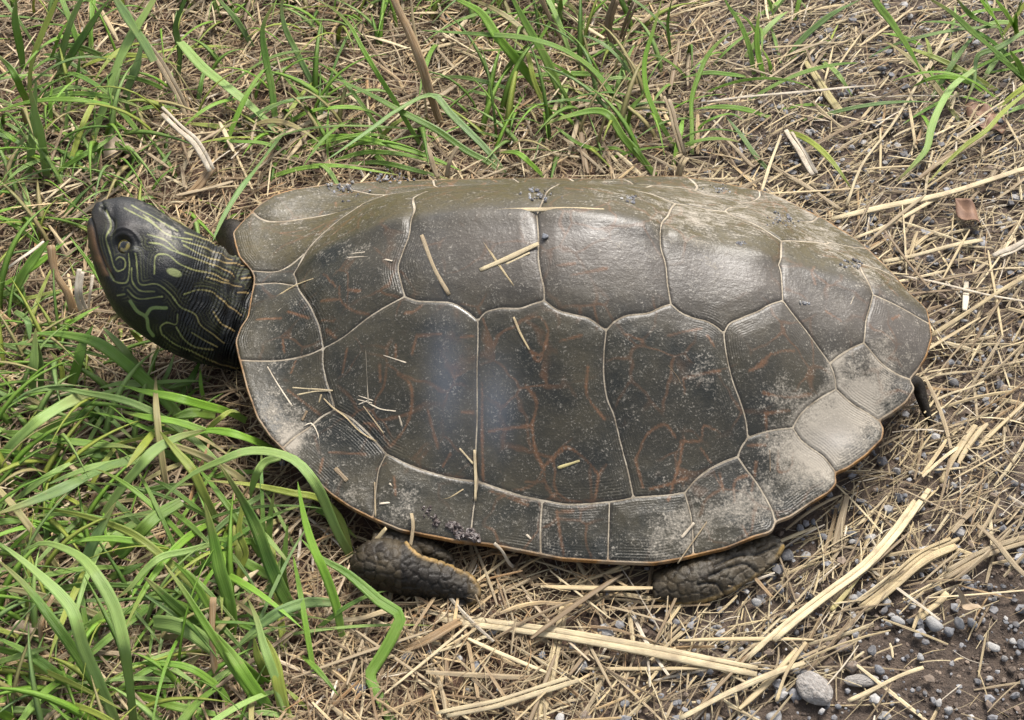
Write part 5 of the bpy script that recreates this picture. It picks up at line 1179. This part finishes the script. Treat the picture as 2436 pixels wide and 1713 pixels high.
for c_, sp, spot in GC:
    p0 = on_shell([c_])[0]
    me = grit_mesh(c_, int(8+sp*1.2), np.array([sp, sp*.35]), .0007, rs, lambda q: on_shell([q])[0]-p0)
    o = link('grit_clump', me, M['grit']); o.location = p0.tolist(); tag(o, 'small clump of dark grey grit '+spot, 'grit', 'grit clumps on the shell')
# wet mud crust hanging on the near rim
def lump(name, q0, pts, size, n, label, m_, cat):
    p0 = unp([q0], .018)[0]
    V = []; Fs = []; bm = bmesh.new(); bmesh.ops.create_icosphere(bm, subdivisions=2, radius=1.0); V0 = np.array([v.co for v in bm.verts]); F0 = np.array([[v.index for v in f.verts] for f in bm.faces]); bm.free()
    for i in range(n):
        t = rs.random()*(len(pts)-1); k = int(t); q = np.array(pts[k])*(1-t+k)+np.array(pts[min(k+1, len(pts)-1)])*(t-k)+rs.normal(size=2)*5
        p = on_shell([q])[0] if rs.random() < .75 else unp([q+[0, 6]], .016)[0]
        s_ = size*rs.uniform(.4, 1.2); V.append(V0*rs.uniform(.5, 1.3, 3)*s_*(1+.25*rs.normal(size=(len(V0), 1)))+p-p0); Fs.append(F0+len(V0)*i)
    o = link(name, mesh_np(name, np.concatenate(V), np.concatenate(Fs), smooth=False), M[m_]); o.location = p0.tolist(); tag(o, label, cat)
lump('mud_clump', (1090, 1270), [(1075,1250),(1095,1268),(1120,1275),(1140,1285)], .0011, 46, 'glistening dark mud clump stuck over the near shell rim', 'mud', 'mud')
lump('mud_clump', (1030, 1235), [(1005,1215),(1030,1232),(1045,1258)], .0008, 40, 'crumbly dark mud streak on the near marginal above the front foot', 'mud', 'mud')
# dead leaves
def leaf(q, pts, z, label, m_, curl=.25):
    Pq = px(q, pts); c = Pq.mean(0); p0 = unp([c], z/1000)[0]; B = catmull(np.r_[Pq, Pq[:1]], 49)[:-1]; R = []
    for k in np.linspace(1, 0.02, 9):
        P = unp(c+(B-c)*k, z/1000); P[:, 2] += (curl*.02*(k**2)*np.sin(np.linspace(0, 4*np.pi, 48))*.5+.0008*np.sin(P[:, 0]*900)); R.append(P-p0)
    R = np.array(R); lo_ = R-np.array([0, 0, .0003]); A = np.concatenate([lo_[::-1], R]); n, m = A.shape[:2]
    I = np.arange(n*m).reshape(n, m); J = np.roll(I, -1, 1); F = np.stack([I[:-1], J[:-1], J[1:], I[1:]], -1).reshape(-1, 4)
    o = link('dead_leaf', mesh_np('dead_leaf', A.reshape(-1, 3), F), M[m_]); o.location = p0.tolist(); tag(o, label, 'leaf')
leaf('U', [(1830,1340),(1900,1360),(1990,1410),(2005,1530),(1940,1500),(1860,1440)], 8, 'reddish brown dead leaf cupped on gravel beyond the rear shell', 'leaf')
leaf('N', [(1830,720),(1870,780),(1940,820),(2030,850),(2055,900),(1980,885),(1890,870),(1880,800)], 9, 'torn pale brown leaf curled up on the damp soil', 'paleleaf', .2)
leaf('U', [(1900,700),(2050,720),(2180,800),(2150,900),(2020,860),(1930,790)], 4, 'flat dull brown leaf piece below the lush grass tuft', 'leaf', .15)
leaf('A', [(880,1320),(1060,1270),(1300,1380),(1270,1430),(1100,1400),(930,1400)], 6, 'folded tan leaf scrap behind the head', 'paleleaf', .3)
leaf('E', [(90,950),(200,870),(330,900),(290,960),(160,1000)], 5, 'broad grey tan leaf scrap in the bowing grass', 'paleleaf', .3)

# ------------------------------------------------------------------ straw litter: 300 pieces one by one, the rest as one mass
def unit_straw(seed):
    r = np.random.default_rng(seed); n = 7; t = np.linspace(-.5, .5, n); bend = r.uniform(-.10, .10); hump = r.uniform(-.02, .03)
    P = np.stack([t, bend*(t*t*4-.5)*.5, hump*(1-t*t*4)], 1); a = np.linspace(0, 2*np.pi, 6, endpoint=False); wv = .5*(1-.4*np.abs(t*2)**4)
    return P, a, wv
def straw_variant(seed):
    P, a, wv = unit_straw(seed); V = np.stack([np.repeat(P[:, 0], 6), np.repeat(P[:, 1]*8, 6)+(wv[:, None]*np.cos(a)).ravel(), np.repeat(P[:, 2]*20, 6)+(wv[:, None]*np.sin(a)).ravel()], 1)
    n, m = len(P), 6; I = np.arange(n*m).reshape(n, m); J = np.roll(I, -1, 1); F = np.stack([I[:-1], J[:-1], J[1:], I[1:]], -1).reshape(-1, 4)
    return mesh_np('straw_piece', V, [F, I[0][::-1][None], I[-1][None]])
SV = [straw_variant(900+i) for i in range(12)]
def density(P):
    q = proj(P); return np.clip(1-1.05*zone_wet(P), .10, 1)*(1-.48*zone_gravel(P))
def sample(n, xr, yr, under=-.04):
    o = []
    while len(o) < n:
        P = np.c_[rs.uniform(*xr, 4000), rs.uniform(*yr, 4000), np.zeros(4000)]; k = (~on_outline(P, under)) & (rs.random(4000) < density(P)); o.extend(P[k])
    return np.array(o[:n])
def angles(P, r):
    g = zone_gravel(P); a = r.uniform(0, np.pi, len(P)); b = np.radians(r.normal(42, 26, len(P))); return np.where(r.random(len(P)) < .2+.5*g, b, a)
XR, YR = (-.25, .25), (-.19, .31)
PP = sample(300, (-.2, .2), (-.16, .25), 0.02); AA = angles(PP, rs)
for p, a in zip(PP, AA):
    o = link('straw_piece', SV[int(rs.integers(12))], M['straw_o']); ln = rs.uniform(.018, .048); wd = rs.choice([.0008, .0011, .0015, .0022], p=[.35, .35, .2, .1]); cn_ = str(rs.choice(['pale', 'tan', 'greyish', 'brown'], p=[.22, .3, .28, .2]))
    o.location = (p[0], p[1], float(gz(p[0], p[1]))+.0042+rs.uniform(0, .0022)); o.scale = (ln, wd, wd*.4); o.rotation_euler = (rs.uniform(-.3, .3), rs.uniform(-.07, .07), a)
    o.color = (*np.array({'pale': SC['l'], 'tan': SC['s'], 'greyish': SC['g'], 'brown': SC['k']}[cn_])*rs.uniform(.85, 1.1), 1)
    tag(o, '%s %s loose straw piece lying %s' % ('short' if ln < .032 else 'long', cn_, where(proj(p[None])[0])), 'straw', 'loose straw pieces of the litter')
def straw_mass(name, P, A, ln, wd, zz, tilt, cols, label, fib=1.0):
    n = len(P); S_ = 5; t = np.linspace(-.5, .5, S_); bend = rs.normal(0, .05, n)*fib; hump = rs.uniform(-.03, .06, n)
    dx, dy = np.cos(A), np.sin(A); px_, py_ = -dy, dx; m = 4; V = np.empty((n, S_, m, 3), np.float32)
    roll = rs.uniform(-.7, .7, n)
    for i, tt in enumerate(t):
        cx = P[:, 0]+dx*ln*tt+px_*ln*bend*(4*tt*tt-.5)*.5; cy = P[:, 1]+dy*ln*tt+py_*ln*bend*(4*tt*tt-.5)*.5
        cz = zz+ln*np.sin(tilt)*tt+ln*hump*(1-4*tt*tt)
        ww = wd*.5*(1-.30*abs(2*tt)**4); hh = np.minimum(ww*.45, .0005)
        for j, (c_, s_) in enumerate(((1, 0), (0, 1), (-1, 0), (0, -1))):
            ox = c_*ww*np.cos(roll); oz = c_*ww*np.sin(roll)*.8+s_*hh
            V[:, i, j, 0] = cx+px_*ox; V[:, i, j, 1] = cy+py_*ox; V[:, i, j, 2] = cz+oz
    gzz = gz(P[:, 0], P[:, 1]); V[..., 2] = np.maximum(V[..., 2], (gzz-.001)[:, None, None])
    I = (np.arange(S_)[:, None]*m+np.arange(m)[None]); J = np.roll(I, -1, 1); f = np.stack([I[:-1], J[:-1], J[1:], I[1:]], -1).reshape(-1, 4)
    caps = np.stack([I[0][::-1], I[-1]]); f = np.concatenate([f, caps]); F = (f[None]+(np.arange(n)*S_*m)[:, None, None]).reshape(-1, 4)
    co = np.repeat(cols, S_*m, 0); ac = np.tile(np.array([1, 0, -1, 0.]), n*S_)
    o = link(name, mesh_np(name, V.reshape(-1, 3), F, {'across': ac, 'along': (ln[:, None, None]*(t+.5)[None, :, None]*np.ones((1, 1, m))).ravel(), 'seed': np.repeat(rs.random(n), S_*m)}, cols=co, smooth=False), M['straw']); return tag(o, label, None, None, 'stuff')
def straw_cols(P, r):
    n = len(P); g = zone_gravel(P); u = r.random(n); c = np.empty((n, 3))
    pal = np.array([SC['l'], SC['s'], SC['g'], SC['k'], SC['o'], SC['w']]); wl = np.array([.10, .18, .28, .32, .08, .04]); wr = np.array([.20, .26, .27, .17, .04, .06])
    cl = np.cumsum(wl); cr = np.cumsum(wr); il = np.searchsorted(cl, u*.999); ir = np.searchsorted(cr, u*.999); idx = np.where(r.random(n) < g, ir, il)
    red = np.where((r.random(n) > g)[:, None] & (r.random(n) < .5)[:, None], np.array([1.05, .93, .80]), 1.0)
    return pal[np.clip(idx, 0, 5)]*r.uniform(.75, 1.25, (n, 1))*red
def mass(n, lnr, wdr, zr, name, label, fib=1.0, xr=XR, yr=YR):
    P = sample(n, xr, yr); A = angles(P, rs); ln = rs.uniform(*lnr, n)*rs.uniform(.5, 1, n); wd = rs.uniform(*wdr, n)*rs.uniform(.5, 1, n)
    zz = gz(P[:, 0], P[:, 1])+rs.uniform(*zr, n); tl = rs.normal(0, .10, n); return straw_mass(name, P, A, ln, wd, zz, tl, straw_cols(P, rs), label, fib)
mass(17000, (.006, .026), (.0003, .0010), (.0006, .0040), 'straw_litter', 'dense layer of short dry straw and grass litter over the soil')
mass(3400, (.012, .045), (.0005, .0020), (.0015, .0050), 'straw_thatch', 'loose upper thatch of flattened dry grass blades')
mass(11000, (.005, .026), (.00018, .00040), (.0010, .0058), 'straw_fibres', 'fine curled plant fibres strewn through the litter', 3.5)
# outskirts beyond the frame, thinner
mass(8000, (.015, .055), (.0005, .0018), (.0005, .0045), 'straw_scatter', 'thin scatter of straw on the surrounding soil', 1.0, (-.55, .55), (-.32, .75))

# gravel and soil crumbs
def gravel(n, xr, yr, smin, smax, fn, name, label, pal, zup=0.0):
    bm = bmesh.new(); bmesh.ops.create_icosphere(bm, subdivisions=1, radius=1.0); V0 = np.array([v.co for v in bm.verts]); F0 = np.array([[v.index for v in f.verts] for f in bm.faces]); bm.free()
    o = []
    while len(o) < n:
        P = np.c_[rs.uniform(*xr, 6000), rs.uniform(*yr, 6000), np.zeros(6000)]; k = (~on_outline(P, -.06)) & (rs.random(6000) < fn(P)); o.extend(P[k])
    P = np.array(o[:n]); m = len(V0); s_ = smin*(smax/smin)**(rs.random(n)**2.2); sc = rs.uniform(.6, 1.15, (n, 3))*[1, 1, .75]
    a = rs.uniform(0, 6.3, n); V = V0[None]*sc[:, None]*(1+.20*rs.normal(size=(n, m, 1)).clip(-1.5, 1.5)); x = V[..., 0]*np.cos(a)[:, None]-V[..., 1]*np.sin(a)[:, None]; y = V[..., 0]*np.sin(a)[:, None]+V[..., 1]*np.cos(a)[:, None]
    V = np.stack([x, y, V[..., 2]], -1)*s_[:, None, None]; P[:, 2] = gz(P[:, 0], P[:, 1])+s_*.25+rs.uniform(0, zup, n); V += P[:, None]
    F = (F0[None]+(np.arange(n)*m)[:, None, None]).reshape(-1, 3); col = np.array(pal)[rs.integers(len(pal), size=n)]*rs.uniform(.65, 1.2, (n, 1))
    ob = link(name, mesh_np(name, V.reshape(-1, 3), F, cols=np.repeat(col, m, 0), smooth=False), M['grit']); tag(ob, label, None, None, 'stuff')
GP = [(.20, .202, .212), (.27, .27, .275), (.13, .13, .135), (.33, .32, .305), (.20, .15, .11)]
SP = [(.10, .072, .052), (.15, .105, .075), (.07, .05, .038), (.20, .15, .11)]
gravel(6000, XR, YR, .0005, .0024, lambda P: zone_gravel(P)*.9+.03, 'gravel', 'fine blue grey gravel scattered through straw and soil', GP, .0028)
gravel(9000, XR, YR, .0003, .0013, lambda P: .12+zone_wet(P)*.9, 'soil_crumbs', 'small brown soil crumbs', SP)

# ------------------------------------------------------------------ thin grass filling between the tufts
def grass_zone(P):
    q = proj(P); x, y = q[:, 0], q[:, 1]; a = np.clip((620-x)/250, 0, 1)*np.clip((y-300)/100, .8, 1); b = np.clip((430-y)/150, 0, 1)*np.clip((1650-x)/250, 0, 1)*.8
    return np.maximum(a, b)*np.clip((vnoise(P[:, 0], P[:, 1], .045, 51)-.25)*2.2, .1, 1)
o = []
while len(o) < 2900:
    P = np.c_[rs.uniform(-.40, .18, 3000), rs.uniform(-.25, .46, 3000), np.zeros(3000)]; k = (~on_outline(P, .05)) & (rs.random(3000) < grass_zone(P)); o.extend(P[k])
P = np.array(o[:2900]); Vs, Fs, Cs, As = [], [], [], []; b0 = 0
hq = proj(P)
for i, p in enumerate(P):
    n = 9; a = rs.uniform(0, 6.3); ln = rs.uniform(.015, .055); ht = rs.uniform(.15, .75)*ln; t = np.linspace(0, 1, n)
    if hq[i, 1] > 480 and hq[i, 0] > 150 and hq[i, 1] < 950: ht *= .35; ln *= .7                     # stays low beside the head
    c = np.stack([p[0]+np.cos(a)*ln*.8*t**1.3, p[1]+np.sin(a)*ln*.8*t**1.3, gz(p[0], p[1])+.001+ht*(1.9*t-1.25*t*t)], 1)
    sd = np.array([-np.sin(a), np.cos(a), rs.uniform(-.4, .4)]); w_ = rs.uniform(.0004, .0015)*np.clip((1-t)/.7, .03, 1)**.7
    up = np.array([0, 0, .0001]); V = np.stack([c-sd*w_[:, None], c-up, c+sd*w_[:, None], c+up*1.5], 1); Vs.append(V.reshape(-1, 3))
    I = np.arange(n*4).reshape(n, 4); J = np.roll(I, -1, 1); Fs.append(np.stack([I[:-1], J[:-1], J[1:], I[1:]], -1).reshape(-1, 4)+b0); b0 += n*4
    key = rs.choice(list('gbpdymt'), p=[.17, .24, .14, .10, .15, .07, .13]); Cs.append(np.tile(np.array(GREENS[key])*rs.uniform(.8, 1.15), (n*4, 1))); As.append(np.tile([-1, 0, 1, 0.], n))
tag(link('grass', mesh_np('grass', np.concatenate(Vs), np.concatenate(Fs), {'across': np.concatenate(As), 'along': np.tile(np.repeat(np.linspace(0, .04, 9), 4), len(P)), 'seed': np.repeat(rs.random(len(P)), 36)}, cols=np.concatenate(Cs)), M['blade']), 'thin low green grass growing between the larger tufts', kind='stuff')
